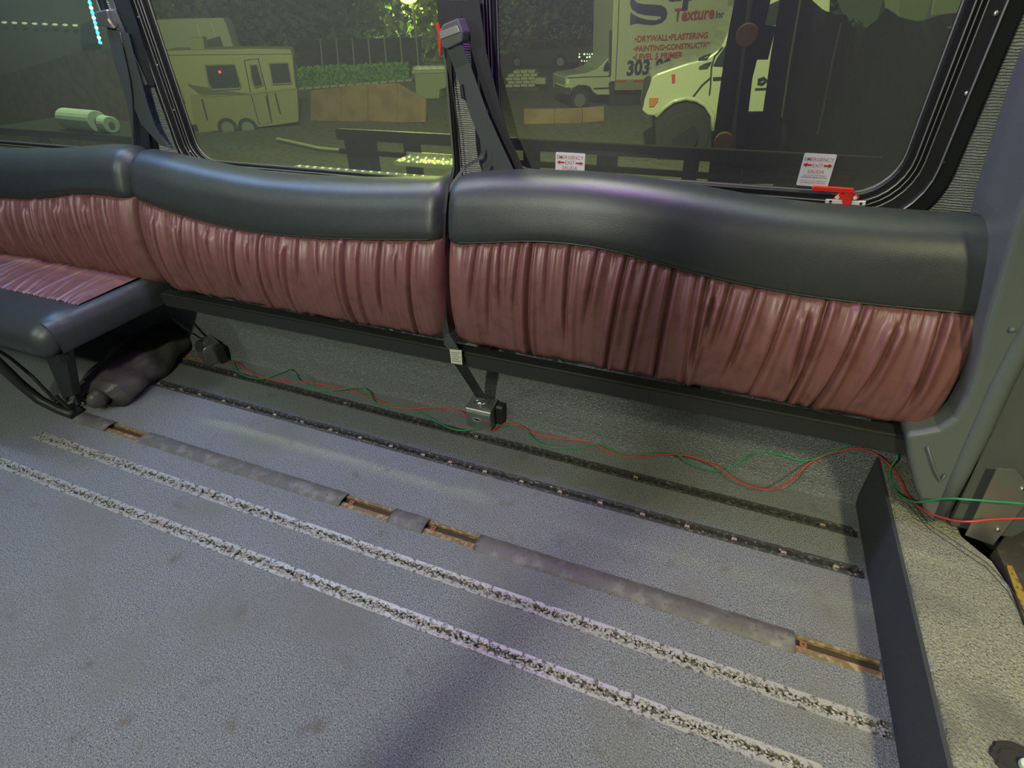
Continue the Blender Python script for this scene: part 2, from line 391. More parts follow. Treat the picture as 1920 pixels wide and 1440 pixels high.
w1, lp1 = window(1, -3.25, -1.885, 0.05, 0.045, 0.06, 0.06, 0.12, 'rearmost tinted bus window behind the grey hanging belt')
w2, lp2 = window(2, -1.795, -0.722, 0.066, 0.026, 0.05, 0.06, 0.10, 'middle tinted bus window showing the parked camper trailer')
w3, lp3 = window(3, -0.665, 0.415, 0.062, 0.092, 0.094, 0.09, 0.15, 'right tinted bus window with exit stickers and red latch')
def screw_on(w, u, v, y, r=0.0045):
    p = Y(u, v, y); mb = MB(); mb.ball(p, r, 8, 4, (1, 0.5, 1)); mb.build('screw', m_screwh, w, smooth=True)
for u, v in ((1868, 25), (1813, 175), (1767, 304), (1636, 391)): screw_on(w3, u, v, WY - 0.013)
for u, v in ((259, 32), (295, 122), (326, 206), (356, 284)): screw_on(w2, u, v, WY - 0.013, 0.003)
screw_on(w3, 896, 82, WY - 0.02)


# ------------------------------------------------------------ seat backs
def prof(P, b):
    k = b * (len(P) - 1); i = min(int(k), len(P) - 2); t = k - i
    p0 = P[max(i - 1, 0)]; p1 = P[i]; p2 = P[i + 1]; p3 = P[min(i + 2, len(P) - 1)]
    return [0.5 * (2 * b1 + (c - a) * t + (2 * a - 5 * b1 + 4 * c - d) * t * t + (-a + 3 * b1 - 3 * c + d) * t ** 3) for a, b1, c, d in zip(p0, p1, p2, p3)]


def interp(tab, x):
    if x <= tab[0][0]: return tab[0][1]
    for (a, va), (b, vb) in zip(tab[:-1], tab[1:]):
        if x <= b:
            t = (x - a) / (b - a); return va + (vb - va) * t
    return tab[-1][1]


def smooth_interp(tab, x, w=0.05): return sum(interp(tab, x + d * w) * k for d, k in ((-1, .15), (-.5, .2), (0, .3), (.5, .2), (1, .15)))


TOP = {
    'A': [(-2.95, .84), (-2.62, .834), (-2.30, .850), (-2.0, .879), (-1.89, .878)],
    'B': [(-1.868, .874), (-1.72, .861), (-1.54, .842), (-1.33, .829), (-1.13, .833), (-.95, .841), (-.717, .861)],
    'C': [(-.69, .866), (-.585, .885), (-.47, .893), (-.334, .898), (-.207, .894), (-.086, .885), (.03, .872), (.14, .865), (.24, .864), (.34, .865), (.43, .868), (.515, .866)]}
SEAM = {
    'A': [(-2.9, .685), (-2.61, .678), (-2.41, .690), (-2.15, .731), (-2.04, .738), (-1.86, .736)],
    'B': [(-1.85, .738), (-1.68, .703), (-1.46, .676), (-1.31, .675), (-1.11, .682), (-.92, .70), (-.70, .724)],
    'C': [(-.68, .716), (-.586, .728), (-.44, .750), (-.30, .754), (-.174, .740), (-.05, .717), (.07, .704), (.18, .697), (.283, .696), (.379, .699), (.51, .705)]}


def make_pleats(seed, x0, x1, slant=0.0):
    rnd = random.Random(seed); folds = []; gath = []
    x = x0 + 0.10
    while x < x1 - 0.05:
        t0 = rnd.choice([0, 0, 0, 0.1]); t1 = rnd.choice([0.55, 0.8, 1.0, 1.0])
        folds.append((x, rnd.uniform(-0.02, 0.02) + slant * (x - x0) / (x1 - x0), t0, t1, rnd.uniform(0.007, 0.017), rnd.uniform(0.0028, 0.006)))
        x += rnd.choice([0.022, 0.03, 0.045, 0.055, 0.07])
    x = x0
    while x < x1:
        gath.append((x, rnd.uniform(0.05, 0.30), rnd.uniform(0.002, 0.006), rnd.uniform(0.0025, 0.005))); x += rnd.uniform(0.008, 0.016)
    botg = []
    x = x0
    while x < x1:
        botg.append((x, rnd.uniform(0.06, 0.28), rnd.uniform(0.001, 0.003), rnd.uniform(0.003, 0.006))); x += rnd.uniform(0.012, 0.026)
    ph = rnd.uniform(0, 50)

    def h(x, t):
        v = 0
        for fx, sl, t0, t1, d, wd in folds:
            dx = x - fx - sl * t * (1 + 0.3 * t)
            if abs(dx) < 0.05:
                e = min(1, max(0, (t - t0) / 0.06 + (1 if t0 == 0 else 0))) * min(1, max(0, (t1 - t) / 0.25 + (1 if t1 >= 1 else 0)))
                v -= d * e * math.exp(-(dx / wd) ** 2)
                v += 0.55 * d * e * math.exp(-((abs(dx) - 0.013) / 0.010) ** 2)
        for gx, ln, a, wd in gath:
            dx = x - gx
            if abs(dx) < 0.02 and t < ln * 3: v -= a * math.exp(-t / ln * 2.2) * math.exp(-(dx / wd) ** 2)
        for gx, ln, a, wd in botg:
            dx = x - gx
            if abs(dx) < 0.02: v -= a * math.exp(-(1 - t) / ln * 2.5) * math.exp(-(dx / wd) ** 2)
        xx = x - slant * t * (x - x0) / (x1 - x0)
        v += 0.007 * noise.noise(Vector((xx * 30 + ph, t * 0.8, 0.3))) + 0.003 * noise.noise(Vector((xx * 85 + ph, t * 1.2, 2.3)))
        return v
    return h


def endr(x, x0, x1, r=0.045):   # 0 at the very end, 1 away from it
    d = min(x - x0, x1 - x)
    if d >= r: return 1.0
    return math.sqrt(max(0.0, 1 - (1 - d / r) ** 2))


def seat_back(key, x0, x1, label, seed, zbot=0.402, slant=0.0):
    top, seam = TOP[key], SEAM[key]
    t_ = thing('padded_wall_cushion', label, 'backrest', ((x0 + x1) / 2, 1.30, zbot), 'long upholstered seat backs along the windows')
    def xm(a):      # clustering towards ends
        return x0 + (x1 - x0) * a
    NB = int((x1 - x0) / 0.012)
    def upper(a, b):
        x = xm(a); T = smooth_interp(top, x); S = smooth_interp(seam, x); e = endr(x, x0, x1, 0.04)
        # profile from the back over the top to the seam
        P = [(1.385, T - 0.10), (1.385, T - 0.045), (1.372, T - 0.014), (1.345, T - 0.002), (1.315, T), (1.285, T - 0.006), (1.258, T - 0.024), (1.240, T - 0.052), (1.230, T - 0.085), (1.223, (T - 0.085) * .5 + S * .5), (1.222, S + 0.012), (1.231, S - 0.004), (1.25, S - 0.006)]
        y, z = prof(P, b)
        y = 1.31 + (y - 1.31) * (0.45 + 0.55 * e); z = z - 0.030 * (1 - e) * max(0, (z - S) / (T - S))
        w_ = 0.0012 * noise.noise(Vector((x * 9, z * 12, 1)))
        return Vector((x, y + w_, z))
    o = MB().grid(upper, NB, 48).build('headrest_roll', m_black, t_, smooth=True)
    hf = make_pleats(seed, x0, x1, slant)
    def lower(a, b):
        x = xm(a); S = smooth_interp(seam, x) ; e = endr(x, x0, x1, 0.05); eb = endr(x, x0, x1, 0.07)
        zb = zbot + 0.045 * (1 - eb)
        bb_ = b
        z = S + (zb - S) * bb_
        y = 1.232 - 0.040 * math.sin(math.pi * min(1, bb_ * 1.02)) ** 0.7 - 0.012 * bb_ + 0.028 * max(0, (bb_ - 0.88) / 0.12) ** 2
        if bb_ < 0.02: y += 0.006
        y = 1.30 + (y - 1.30) * (0.35 + 0.65 * e)
        y -= hf(x, bb_) * min(1, e * 1.1)
        return Vector((x, y, z))
    NU = int((x1 - x0) / 0.0024)
    MB().grid(lower, NU, 64).build('pleated_panel', m_maroon, t_, smooth=True)
    # piping at the seam, and a closed back shell
    MB().tube([(xm(i / 80), 1.232 - 0.004 * endr(xm(i / 80), x0, x1) + 0.05 * (1 - endr(xm(i / 80), x0, x1, .05)), smooth_interp(seam, xm(i / 80)) - 0.001) for i in range(1, 80)], 0.0028, 6).build('piping', m_black, t_, smooth=True)
    zt = min(v for _, v in top) - 0.05
    MB().box(x0 + 0.012, x1 - 0.012, 1.275, 1.385, zbot + 0.03, zt).build('back_shell', m_black, t_, bevel=0.01)
    return t_


seat_back('A', -3.0, -1.882, 'rearmost seat back, above the remaining bench seat, with blue-lit black roll', 3)
seat_back('B', -1.868, -0.702, 'middle seat back of black roll over maroon pleats, between the other two', 11)
seat_back('C', -0.694, 0.530, 'rightmost seat back with black roll over maroon pleats, beside grey pillar panel', 23, slant=-0.015)
rail = thing('seat_rail', 'long black metal rail under the middle and right seat backs', 'rail', (-0.7, 1.25, 0.35))
MB().box(-1.88, 0.50, 1.195, 1.235, 0.350, 0.402).build('front_channel', m_blackmet, rail, bevel=0.003)
MB().box(-1.88, 0.50, 1.191, 1.1955, 0.388, 0.396).build('lip', m_blackmet, rail)
for x in (-1.80, -1.2, -0.60, 0.0, 0.45): MB().box(x - 0.02, x + 0.02, 1.234, 1.405, 0.36, 0.40).build('wall_bracket', m_blackmet, rail)

# ------------------------------------------------------------ bench seat (left)
bench = thing('bench_seat', 'bench seat at the left with maroon gathered cushion and rounded black front', 'bench', (-2.5, 1.0, 0))
bx1 = -1.905
hs = make_pleats(5, 0, 0.3)
rnd = random.Random(4)
creases = [(-3.0 + i * 0.055 + rnd.uniform(-.015, .015), rnd.uniform(-0.10, 0.02), rnd.uniform(.003, .008), rnd.uniform(.004, .008)) for i in range(20)]
def seat_edge(x):   # y of the front seam of the maroon insert
    return 0.955 - 0.05 * max(0, min(1, (-1.98 - x) / 0.25)) + 0.02 * math.sin(x * 3)
def seat_top(a, b):
    x = -3.0 + (bx1 - 0.046 + 3.0) * a
    y = 1.225 + (0.965 - 1.225) * b
    z = 0.452 + 0.012 * math.sin(math.pi * b) * min(1, (1 - a) * 20)
    for cx, sl, d, wd in creases:
        dx = x - cx - sl * (1 - b)
        z += -d * math.exp(-(dx / wd) ** 2) + 0.5 * d * math.exp(-((abs(dx) - .014) / .01) ** 2)
    z -= 0.006 * math.exp(-(1 - b) / .05) * (0.5 + 0.5 * math.sin(x * 420 + 3 * noise.noise(Vector((x * 30, 0, 0)))))
    z += 0.004 * noise.noise(Vector((x * 20, y * 9, 4)))
    return Vector((x, y, z))
MB().grid(seat_top, 300, 50).build('gathered_panel', m_maroon, bench, smooth=True)
def bolster(a, b):
    # front roll: from the seam at y=.965 over the front edge and under
    x = -3.0 + (bx1 + 3.0) * a
    P = [(0.985, 0.440), (0.968, 0.448), (0.94, 0.456), (0.90, 0.461), (0.86, 0.458), (0.825, 0.446), (0.798, 0.424), (0.785, 0.395), (0.785, 0.365), (0.795, 0.345), (0.82, 0.335), (0.90, 0.335)]
    y, z = prof(P, b)
    d = (bx1 - x); e = 1.0 if d > 0.06 else math.sqrt(max(0, 1 - (1 - d / 0.06) ** 2))
    z = 0.40 + (z - 0.40) * e; y = 0.90 + (y - 0.90) * (0.3 + 0.7 * e)
    return Vector((x, y, z))
MB().grid(bolster, 90, 44).build('front_bolster', m_black, bench, smooth=True)
def side(a, b):
    y = 1.235 + (0.835 - 1.235) * a
    P = [(bx1 - 0.055, 0.445), (bx1 - 0.04, 0.450), (bx1 - 0.02, 0.444), (bx1 - 0.008, 0.425), (bx1, 0.40), (bx1 - 0.002, 0.365), (bx1 - 0.015, 0.340), (bx1 - 0.05, 0.335)]
    x, z = prof(P, b)
    return Vector((x, y, z))
MB().grid(side, 20, 28).build('side_panel', m_black, bench, smooth=True)
MB().box(-3.0, bx1 - 0.05, 0.84, 1.225, 0.338, 0.44).build('cushion_core', m_black, bench)
MB().box(-3.0, bx1 - 0.04, 0.83, 0.865, 0.300, 0.338).build('front_rail', m_blackmet, bench, bevel=0.004)
# leg: flat wide upright with folded foot
mb = MB(); p = [Y(78, 655, 0.87), Y(118, 640, 0.87), Y(137, 742, 0.87), Y(118, 748, 0.87)]
mb.prism(p, (0, 0.03, 0)); mb.build('leg', m_blackmet, bench, bevel=0.002)
mb = MB(); mb.tube([Y(136, 722, 0.90), Zp(150, 758, 0.02)], 0.006, 6); mb.tube([Y(104, 742, 0.865), Zp(136, 772, 0.012)], 0.008, 6)
mb.build('foot_brace', m_blackmet, bench)
mb = MB(); mb.prism([Zp(118, 765, 0.004), Zp(140, 760, 0.004), Zp(158, 770, 0.004), Zp(140, 783, 0.004)], (0, 0, 0.012)); mb.build('foot_plate', m_blackmet, bench, bevel=0.002)
mb = MB(); c = [(-30, 655), (0, 684), (40, 722), (75, 750), (110, 768), (138, 778)]
zz = [0.30, 0.24, 0.13, 0.06, 0.022, 0.012]
mb.tube([Y(u, v, 0.86) if False else at(u, v, 'z', z) for (u, v), z in zip(c, zz)], 0.017, 12); mb.build('curved_tube', m_blackmet, bench, smooth=True)
mb = MB(); mb.tube([at(u, v, 'z', z) for (u, v), z in zip([(-30, 640), (20, 672), (60, 705), (105, 752)], [0.30, 0.22, 0.13, 0.05])], 0.006, 8); mb.build('inner_rod', m_blackmet, bench, smooth=True)

# dark bag under the bench
bag = thing('leather_bag', 'rumpled worn black leather bag lying on floor under the bench', 'bag', tuple(Zp(230, 720, 0)))
A0 = Zp(190, 742, 0.055); A1 = Zp(290, 650, 0.06)
ax_ = (A1 - A0); ax_.z = 0
u_ = ax_.normalized(); v_ = Vector((-u_.y, u_.x, 0))
def bagf(a, b):
    an = 2 * math.pi * b; k = a * 1.0
    rr = (0.062 + 0.018 * math.sin(k * 3)) * (1 if 0.03 < a < 0.97 else 0.55) * (1 + 0.16 * noise.noise(Vector((a * 6, math.cos(an) * 1.6, math.sin(an) * 1.6))))
    p = A0 + ax_ * (a * 1.35 - 0.05) + v_ * math.cos(an) * rr * 1.55 + Vector((0, 0, 1)) * math.sin(an) * rr
    p.z = max(p.z, 0.002); return p
MB().grid(bagf, 50, 40).build('bag_body', m_bag, bag, smooth=True)
mb = MB(); mb.ball(A0 - u_ * 0.012 + Vector((0, 0, 0)), 0.042, 12, 8, (0.6, 1.1, 0.95)); mb.build('crumpled_end', m_bag, bag, smooth=True)
mb = MB(); mb.tube([A0 + v_ * 0.03 + Vector((0, 0, 0.07)), A0 + v_ * 0.01 + u_ * 0.1 + Vector((0, 0, 0.085)), A0 - v_ * 0.01 + u_ * 0.25 + Vector((0, 0, 0.085))], 0.005, 6); mb.build('strap', m_web, bag)


# ------------------------------------------------------------ floor tracks
def track(t, label, debris, dark, nscr, seed):
    rnd = random.Random(seed); x0, x1 = t['x0'], t['x1'] - 0.004
    o = thing('seat_track', label, 'seat track', ((x0 + x1) / 2, ty(t, (x0 + x1) / 2), 0), 'scalloped seat tracks in the floor')
    m = m_aludark if dark else m_alu
    MB().hexa([(x0, ty(t, x0) - t['w'] + .001, -GD), (x1, ty(t, x1) - t['w'] + .001, -GD), (x1, ty(t, x1) + t['w'] - .001, -GD), (x0, ty(t, x0) + t['w'] - .001, -GD),
               (x0, ty(t, x0) - t['w'] + .001, -GD + .0015), (x1, ty(t, x1) - t['w'] + .001, -GD + .0015), (x1, ty(t, x1) + t['w'] - .001, -GD + .0015), (x0, ty(t, x0) + t['w'] - .001, -GD + .0015)]).build('channel_bottom', m_groove if dark else m_fill, o)
    pitch = 0.0254; n = int((x1 - x0) / pitch); K = 8
    for sgn in (-1, 1):
        inner = []; L = x0
        for i in range(n * K + 1):
            x = x0 + i * pitch / K; ph = ((i % K) / K - 0.5) * pitch
            rr = 0.0098; hw = 0.0048
            if abs(ph) < rr: hw = max(hw, math.sqrt(rr * rr - ph * ph))
            inner.append((x, hw))
        mb = MB(); vs = []; fs = []
        W = t['w'] + 0.002
        for x, hw in inner:
            yc = ty(t, x)
            vs += [(x, yc + sgn * hw, -0.009), (x, yc + sgn * hw, 0.0012), (x, yc + sgn * (W - .001), 0.0018), (x, yc + sgn * W, -0.001)]
        for i in range(len(inner) - 1):
            for k in range(3):
                a, b = i * 4 + k, i * 4 + k + 1; c_, d_ = a + 4, b + 4
                fs.append((a, c_, d_, b) if sgn > 0 else (a, b, d_, c_))
        mb.add(vs, fs); mb.build('scalloped_flange', m, o)
    for i in range(nscr):
        x = x0 + 0.12 + (x1 - x0 - 0.2) * i / max(1, nscr - 1); x = x0 + (round((x - x0) / pitch)) * pitch
        mb = MB(); mb.cyl((x, ty(t, x), -0.010), (x, ty(t, x), -0.0045 + 0.004 * dark), 0.0072, 10); mb.build('screw', m_screw, o)
    if debris:
        mb = MB()
        for i in range(debris):
            x = rnd.uniform(x0, x1)
            dens = 0.5 + 0.5 * noise.noise(Vector((x * 5, seed, 0)))
            if rnd.random() > dens + 0.25: continue
            y = ty(t, x) + rnd.uniform(-0.016, 0.012); s = rnd.uniform(0.0008, 0.0038)
            mb.ball((x, y, rnd.uniform(0.0, 0.002)), s, 5, 3, (1.3, 1, 0.6))
        mb.build('debris', m_debris, o, kind='stuff')
    return o


track(TR[0], 'pale debris-filled seat track nearest the camera, lowest in the photo', 5200, False, 12, 1)
track(TR[1], 'pale debris-filled seat track, second from the camera, next to the taped channel', 4200, False, 10, 2)
track(TR[3], 'black grimy seat track with tan screws, just behind the taped channel', 60, True, 22, 3)
track(TR[4], 'black grimy seat track closest to the wall and loose wires', 0, True, 6, 4)

# the third: open rusty channel covered by tape strips
t3 = TR[2]
ch = thing('floor_channel', 'open rusty floor channel with square bolts under worn tape strips', 'floor channel', (-0.8, 0.867, -0.01))
x0, x1 = t3['x0'], t3['x1'] - 0.004
def hx(x0, x1, y0, y1, z0, z1, t=t3):
    return [(x0, ty(t, x0) + y0, z0), (x1, ty(t, x1) + y0, z0), (x1, ty(t, x1) + y1, z0), (x0, ty(t, x0) + y1, z0), (x0, ty(t, x0) + y0, z1), (x1, ty(t, x1) + y0, z1), (x1, ty(t, x1) + y1, z1), (x0, ty(t, x0) + y1, z1)]
MB().hexa(hx(x0, x1, -.022, .022, -.0118, -.0105)).build('channel_bottom', m_rustd, ch)
MB().hexa(hx(x0, x1, -.023, -.006, -.0105, -.001)).build('side_flange', m_rust, ch)
MB().hexa(hx(x0, x1, .014, .023, -.0105, .000)).build('side_flange', m_rust, ch)
def cx(u, v): return Zp(u, v, 0.0).x
for u, v in ((655, 945), (808, 995), (1507, 1206)):
    x = cx(u, v); y = ty(t3, x) + 0.004; b_ = MB().box(x - .0075, x + .0075, y - .0075, y + .0075, -.0105, -.003).build('square_bolt', m_boltr, ch, bevel=.001)
    MB().cyl((x, y, -.0031), (x, y, -.0026), .003, 8).build('bolt_hole', m_rustd, b_)
tapes = [((150, 781), (208, 801), 'short grimy tape strip beside the bench foot'),
         ((268, 822), (642, 942), 'long worn grey tape strip on the left half of the floor channel'),
         ((733, 968), (797, 990), 'short worn tape strip between the two open bolt gaps'),
         ((893, 1020), (1489, 1199), 'long worn grey tape strip on the right half of the floor channel')]
for a, b, lb in tapes:
    xa, xb = cx(*a), cx(*b)
    def tf(i, j, xa=xa, xb=xb):
        x = xa + (xb - xa) * i; s = (j * 2 - 1)
        y = ty(t3, x) + s * (0.0285 + 0.0012 * noise.noise(Vector((x * 25, s, 0))))
        z = 0.0012 + 0.0085 * (1 - abs(s) ** 2.2) + 0.0012 * noise.noise(Vector((x * 14, y * 60, 3)))
        return Vector((x, y, z))
    n = max(6, int((xb - xa) / 0.012))
    mb = MB().grid(tf, n, 12)
    W = n + 1; top_n = len(mb.v); under = [v - Vector((0, 0, 0.0012)) for v in mb.v]; fs0 = list(mb.f)
    mb.v += under; mb.f += [tuple(reversed([i + top_n for i in f])) for f in fs0]
    mb.f += [(j * W, j * W + top_n, (j + 1) * W + top_n, (j + 1) * W) for j in range(12)]
    mb.f += [(j * W + n, (j + 1) * W + n, (j + 1) * W + n + top_n, j * W + n + top_n) for j in range(12)]
    o = mb.build('tape_strip', m_tape, None, smooth=True); tag(o, lb, 'tape', 'worn tape strips over the floor channel')


# ------------------------------------------------------------ seat belt anchors
def anchor(x0, x1, label, strap, strapw, lbl=False, tw=0.0):
    o = thing('belt_anchor', label, 'seat belt anchor', ((x0 + x1) / 2, 1.36, 0), 'steel seat belt anchors on the floor at the wall')
    y0, y1, h = 1.318, 1.392, 0.088
    mb = MB(); prof = [(y0, 0.004), (y0, h - 0.018), (y0 + 0.006, h - 0.006), (y0 + 0.018, h), (y1, h + 0.006), (y1, 0.004)]
    a = math.radians(tw); c = Vector(((x0 + x1) / 2, (y0 + y1) / 2, 0)); rot = Matrix.Rotation(a, 3, 'Z')
    T = lambda p: c + rot @ (Vector(p) - c)
    mb.prism([T((x0, y, z)) for y, z in prof], rot @ Vector((x1 - x0, 0, 0))); b_ = mb.build('steel_cover', m_steel, o, bevel=0.003, seg=3)
    MB().prism([T((x1 + 0.001, y, z)) for y, z in ((y0 + .045, .004), (y0 + .045, .075), (y0 + .052, .084), (y1 + .004, .084), (y1 + .004, .004))], rot @ Vector((0.026, 0, 0))).build('black_bracket', m_blackmet, o, bevel=.003)
    # oval emblem pressed into the front
    ring = []; xc = (x0 + x1) / 2 - 0.004
    for k in range(25):
        an = 2 * math.pi * k / 24; ring.append(T((xc + 0.016 * math.cos(an), y0 - 0.0006, 0.044 + 0.007 * math.sin(an))))
    MB().tube(ring, 0.0011, 5, False).build('oval_emblem', m_screwh, b_)
    MB().prism([T((xc + 0.011 * math.cos(k * math.pi / 8), y0 - 0.0003, 0.044 + 0.0042 * math.sin(k * math.pi / 8))) for k in range(16)], (0, -0.0006, 0)).build('emblem_bar', m_blackmet, b_)
    # ring on top
    rg = []; rc = T(((x0 + x1) / 2 + 0.0, 1.35, h + 0.012))
    for k in range(25):
        an = 2 * math.pi * k / 24; rg.append(rc + Vector((0.026 * math.cos(an), 0.010 * math.sin(an), 0.003 * math.cos(an))))
    MB().tube(rg, 0.003, 8, False).build('metal_ring', m_chrome, o, smooth=True)
    MB().cyl(rc - Vector((0.0, 0, 0.012)), rc + Vector((0, 0, 0.004)), 0.010, 12).build('ring_post', m_chrome, o, smooth=True)
    pts = [Vector(p) for p in strap]; 
    L = [p - Vector((strapw, 0, 0)) for p in pts]; Rr = [p + Vector((strapw, 0, 0)) for p in pts]
    MB().ribbon(L, Rr, 0.002).build('belt_webbing', m_web, o)
    if lbl:
        q = [Y(843, 655, 1.178), Y(865, 657, 1.178), Y(867, 684, 1.178), Y(846, 681, 1.178)]
        lb = MB().prism(q, (0, 0.0015, 0)).build('paper_label', m_cream, o); lb['label'] = 'small cream printed label sewn on the belt'
        for k in range(5):
            a0 = q[0].lerp(q[3], 0.18 + k * .15); a1 = q[1].lerp(q[2], 0.18 + k * .15)
            s_ = a0.lerp(a1, .12); e_ = a0.lerp(a1, .88 - .2 * (k % 2)); dn = Vector((0, 0, -0.0016))
            MB().prism([s_ + Vector((0, -.0004, 0)), e_ + Vector((0, -.0004, 0)), e_ + dn + Vector((0, -.0004, 0)), s_ + dn + Vector((0, -.0004, 0))], (0, -.0003, 0)).build('print_line', m_greyink, lb)
    return o


anchor(-0.727, -0.632, 'steel belt anchor box under the gap between middle and right seat backs', [Y(903, 746, 1.348), Y(882, 712, 1.27), Y(860, 678, 1.19), Y(856, 660, 1.188)], 0.021, True)
anchor(-2.020, -1.925, 'steel belt anchor box near the bench, with light right face', [(-1.97, 1.35, 0.10), (-1.99, 1.31, 0.17), (-2.005, 1.27, 0.25), (-1.99, 1.24, 0.335), (-1.985, 1.22, 0.38)], 0.010, False, -22)
# crumpled fabric end at the joint
mb = MB(); mb.ribbon([Y(836, 628, 1.185), Y(832, 645, 1.185), Y(843, 658, 1.185)], [Y(842, 626, 1.185), Y(852, 642, 1.185), Y(862, 660, 1.185)], 0.004)
o = mb.build('buckle_sleeve', m_webg); tag(o, 'grey rubber sleeve poking out at the joint of two seat backs', 'belt sleeve')
# dark gap straps between seat backs
mb = MB(); mb.ribbon([Y(834, 345, 1.29), Y(826, 400, 1.26), Y(826, 500, 1.24), Y(828, 600, 1.22), Y(832, 640, 1.2)], [Y(842, 345, 1.29), Y(836, 400, 1.26), Y(834, 500, 1.24), Y(838, 600, 1.22), Y(846, 645, 1.2)], 0.003)
o = mb.build('belt_tail', m_web); tag(o, 'black belt tail running down the gap between middle and right seat backs', 'seat belt')

# ------------------------------------------------------------ wires
def wire(pts, r, m, label):
    P = [Vector(p) for p in pts]; out = []
    for i in range(len(P) - 1):
        p0 = P[max(i - 1, 0)]; p1 = P[i]; p2 = P[i + 1]; p3 = P[min(i + 2, len(P) - 1)]
        for k in range(6):
            t = k / 6; out.append(0.5 * ((2 * p1) + (-p0 + p2) * t + (2 * p0 - 5 * p1 + 4 * p2 - p3) * t * t + (-p0 + 3 * p1 - 3 * p2 + p3) * t ** 3))
    out.append(P[-1]); o = MB().tube(out, r, 7).build('loose_wire', m, None, smooth=True); return tag(o, label, 'wire')


def lay(p, u, v): return p if p.y < 1.374 or p.x > 0.5 else Y(u, v, 1.374 if p.z < 0.03 else 1.396)
def nearw(p, u, v): return p if p.y < 1.375 else Y(u, v, 1.375)
def onf(l, z=0.004): return [lay(Zp(u, v, z), u, v) for u, v in l]
RED = onf([(240, 640), (290, 655), (330, 664), (372, 672), (398, 674)]) + onf([(425, 678), (445, 680), (468, 697), (510, 711), (560, 716), (610, 722), (655, 730), (690, 742), (740, 762), (775, 766), (820, 764), (865, 772), (880, 788), (920, 808), (935, 800), (950, 793), (975, 798)]) + \
    onf([(1000, 812), (1050, 822), (1105, 829), (1150, 850), (1190, 857), (1270, 852)]) + [Y(1340, 872, 1.374), Y(1385, 903, 1.33), Y(1440, 918, 1.30), Y(1480, 903, 1.34), Y(1518, 868, 1.39)] + \
    [Y(u, v, 1.398) if u < 1630 else nearw(at(u, v, 'z', z), u, v) for u, v, z in ((1560, 850, .12), (1605, 841, .17), (1640, 850, .182), (1672, 876, .182), (1692, 905, .182), (1700, 925, .182), (1730, 955, .22), (1775, 973, .26), (1815, 978, .29), (1860, 974, .30), (1925, 972, .30))]
GRN = onf([(240, 632), (280, 662), (320, 668), (350, 673), (385, 670)]) + onf([(432, 676), (450, 700), (490, 710), (535, 695), (545, 693), (565, 715), (610, 733), (680, 727), (705, 755), (745, 760), (790, 775), (850, 805), (895, 804), (925, 797), (950, 796), (980, 801)]) + \
    onf([(1005, 826), (1030, 837), (1085, 840), (1120, 832), (1145, 842), (1165, 857), (1190, 856), (1215, 848)]) + onf([(1265, 850), (1300, 872), (1350, 884)]) + \
    [Y(u, v, 1.398) if u < 1630 else nearw(at(u, v, 'z', z), u, v) for u, v, z in ((1385, 868, .04), (1420, 848, .08), (1460, 852, .08), (1505, 864, .07), (1545, 853, .11), (1600, 832, .17), (1635, 827, .182), (1672, 835, .182), (1682, 855, .182), (1668, 885, .182), (1680, 920, .182), (1715, 941, .24), (1770, 935, .31), (1820, 937, .34), (1925, 945, .34))]
wire(RED, 0.0024, m_wr, 'thin red wire trailing along the floor by the wall')
wire(GRN, 0.0024, m_wg, 'thin green wire trailing along the floor by the wall')
wire(onf([(436, 690), (472, 695), (478, 705)]) , 0.0009, m_greyink, 'hair-thin dark wire loop beside the left belt anchor')
wire(onf([(555, 700), (580, 705), (590, 725)]), 0.0009, m_greyink, 'hair-thin dark wire loop between the two belt anchors')

# ------------------------------------------------------------ grey moulded pillar (right)
pp = thing('wall_front_pillar', 'tall grey moulded plastic pillar at the right end of the seats', 'pillar', (0.6, 1.25, 0.18), kind='structure'); del pp['category']
o = MB().prism([Y(u, v, 1.16) for u, v in ((1900, 425), (1886, 480), (1862, 560), (1845, 620), (1830, 690), (1812, 745), (1790, 785), (1760, 805), (1698, 816), (1703, 860), (1716, 915), (1738, 972), (1776, 984), (1826, 870), (1876, 740), (1925, 640), (1975, 540), (2300, 400), (2300, 60), (2020, 100), (1945, 300))], (0, 0.24, 0))
o.build('pillar_front', m_plastic, pp, bevel=0.012, seg=4)
MB().prism([Y(u, v, 1.33) for u, v in ((1864, 412), (1905, 310), (1925, 255), (2000, 60), (2300, 60), (2300, 600), (1990, 600), (1880, 470))], (0, 0.07, 0)).build('upper_cover', m_plastic, pp, bevel=0.004)
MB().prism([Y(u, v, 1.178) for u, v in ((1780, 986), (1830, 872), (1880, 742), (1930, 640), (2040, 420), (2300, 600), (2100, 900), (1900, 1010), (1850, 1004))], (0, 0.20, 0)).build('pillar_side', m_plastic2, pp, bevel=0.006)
# raised vertical moulding ridge on the pillar
MB().tube([Y(u, v, 1.170) for u, v in ((2010, 470), (1960, 555), (1912, 640), (1872, 720), (1835, 805), (1800, 880), (1760, 966))], 0.019, 12, True, [0.019, 0.019, 0.020, 0.021, 0.021, 0.020, 0.016]).build('ridge', m_plastic, pp, smooth=True)
MB().tube([Y(u, v, 1.155) for u, v in ((1739, 838), (1752, 880), (1764, 904), (1772, 890))], 0.0022, 6).build('crease', m_plastic, pp, smooth=True)
mb = MB(); mb.ball(Y(1898, 618, 1.158), 0.006, 10, 6); mb.build('dent', m_plastic, pp, smooth=True)
plate = thing('cover_plate', 'bare metal cover plate riveted at the foot of the grey pillar', 'metal plate', tuple(Y(1840, 1005, 1.15)))
MB().prism([Y(u, v, 1.155) for u, v in ((1869, 879), (1905, 882), (1918, 897), (1935, 930), (1862, 1022), (1810, 1004))], (0, 0.003, 0)).build('plate', m_steel, plate)
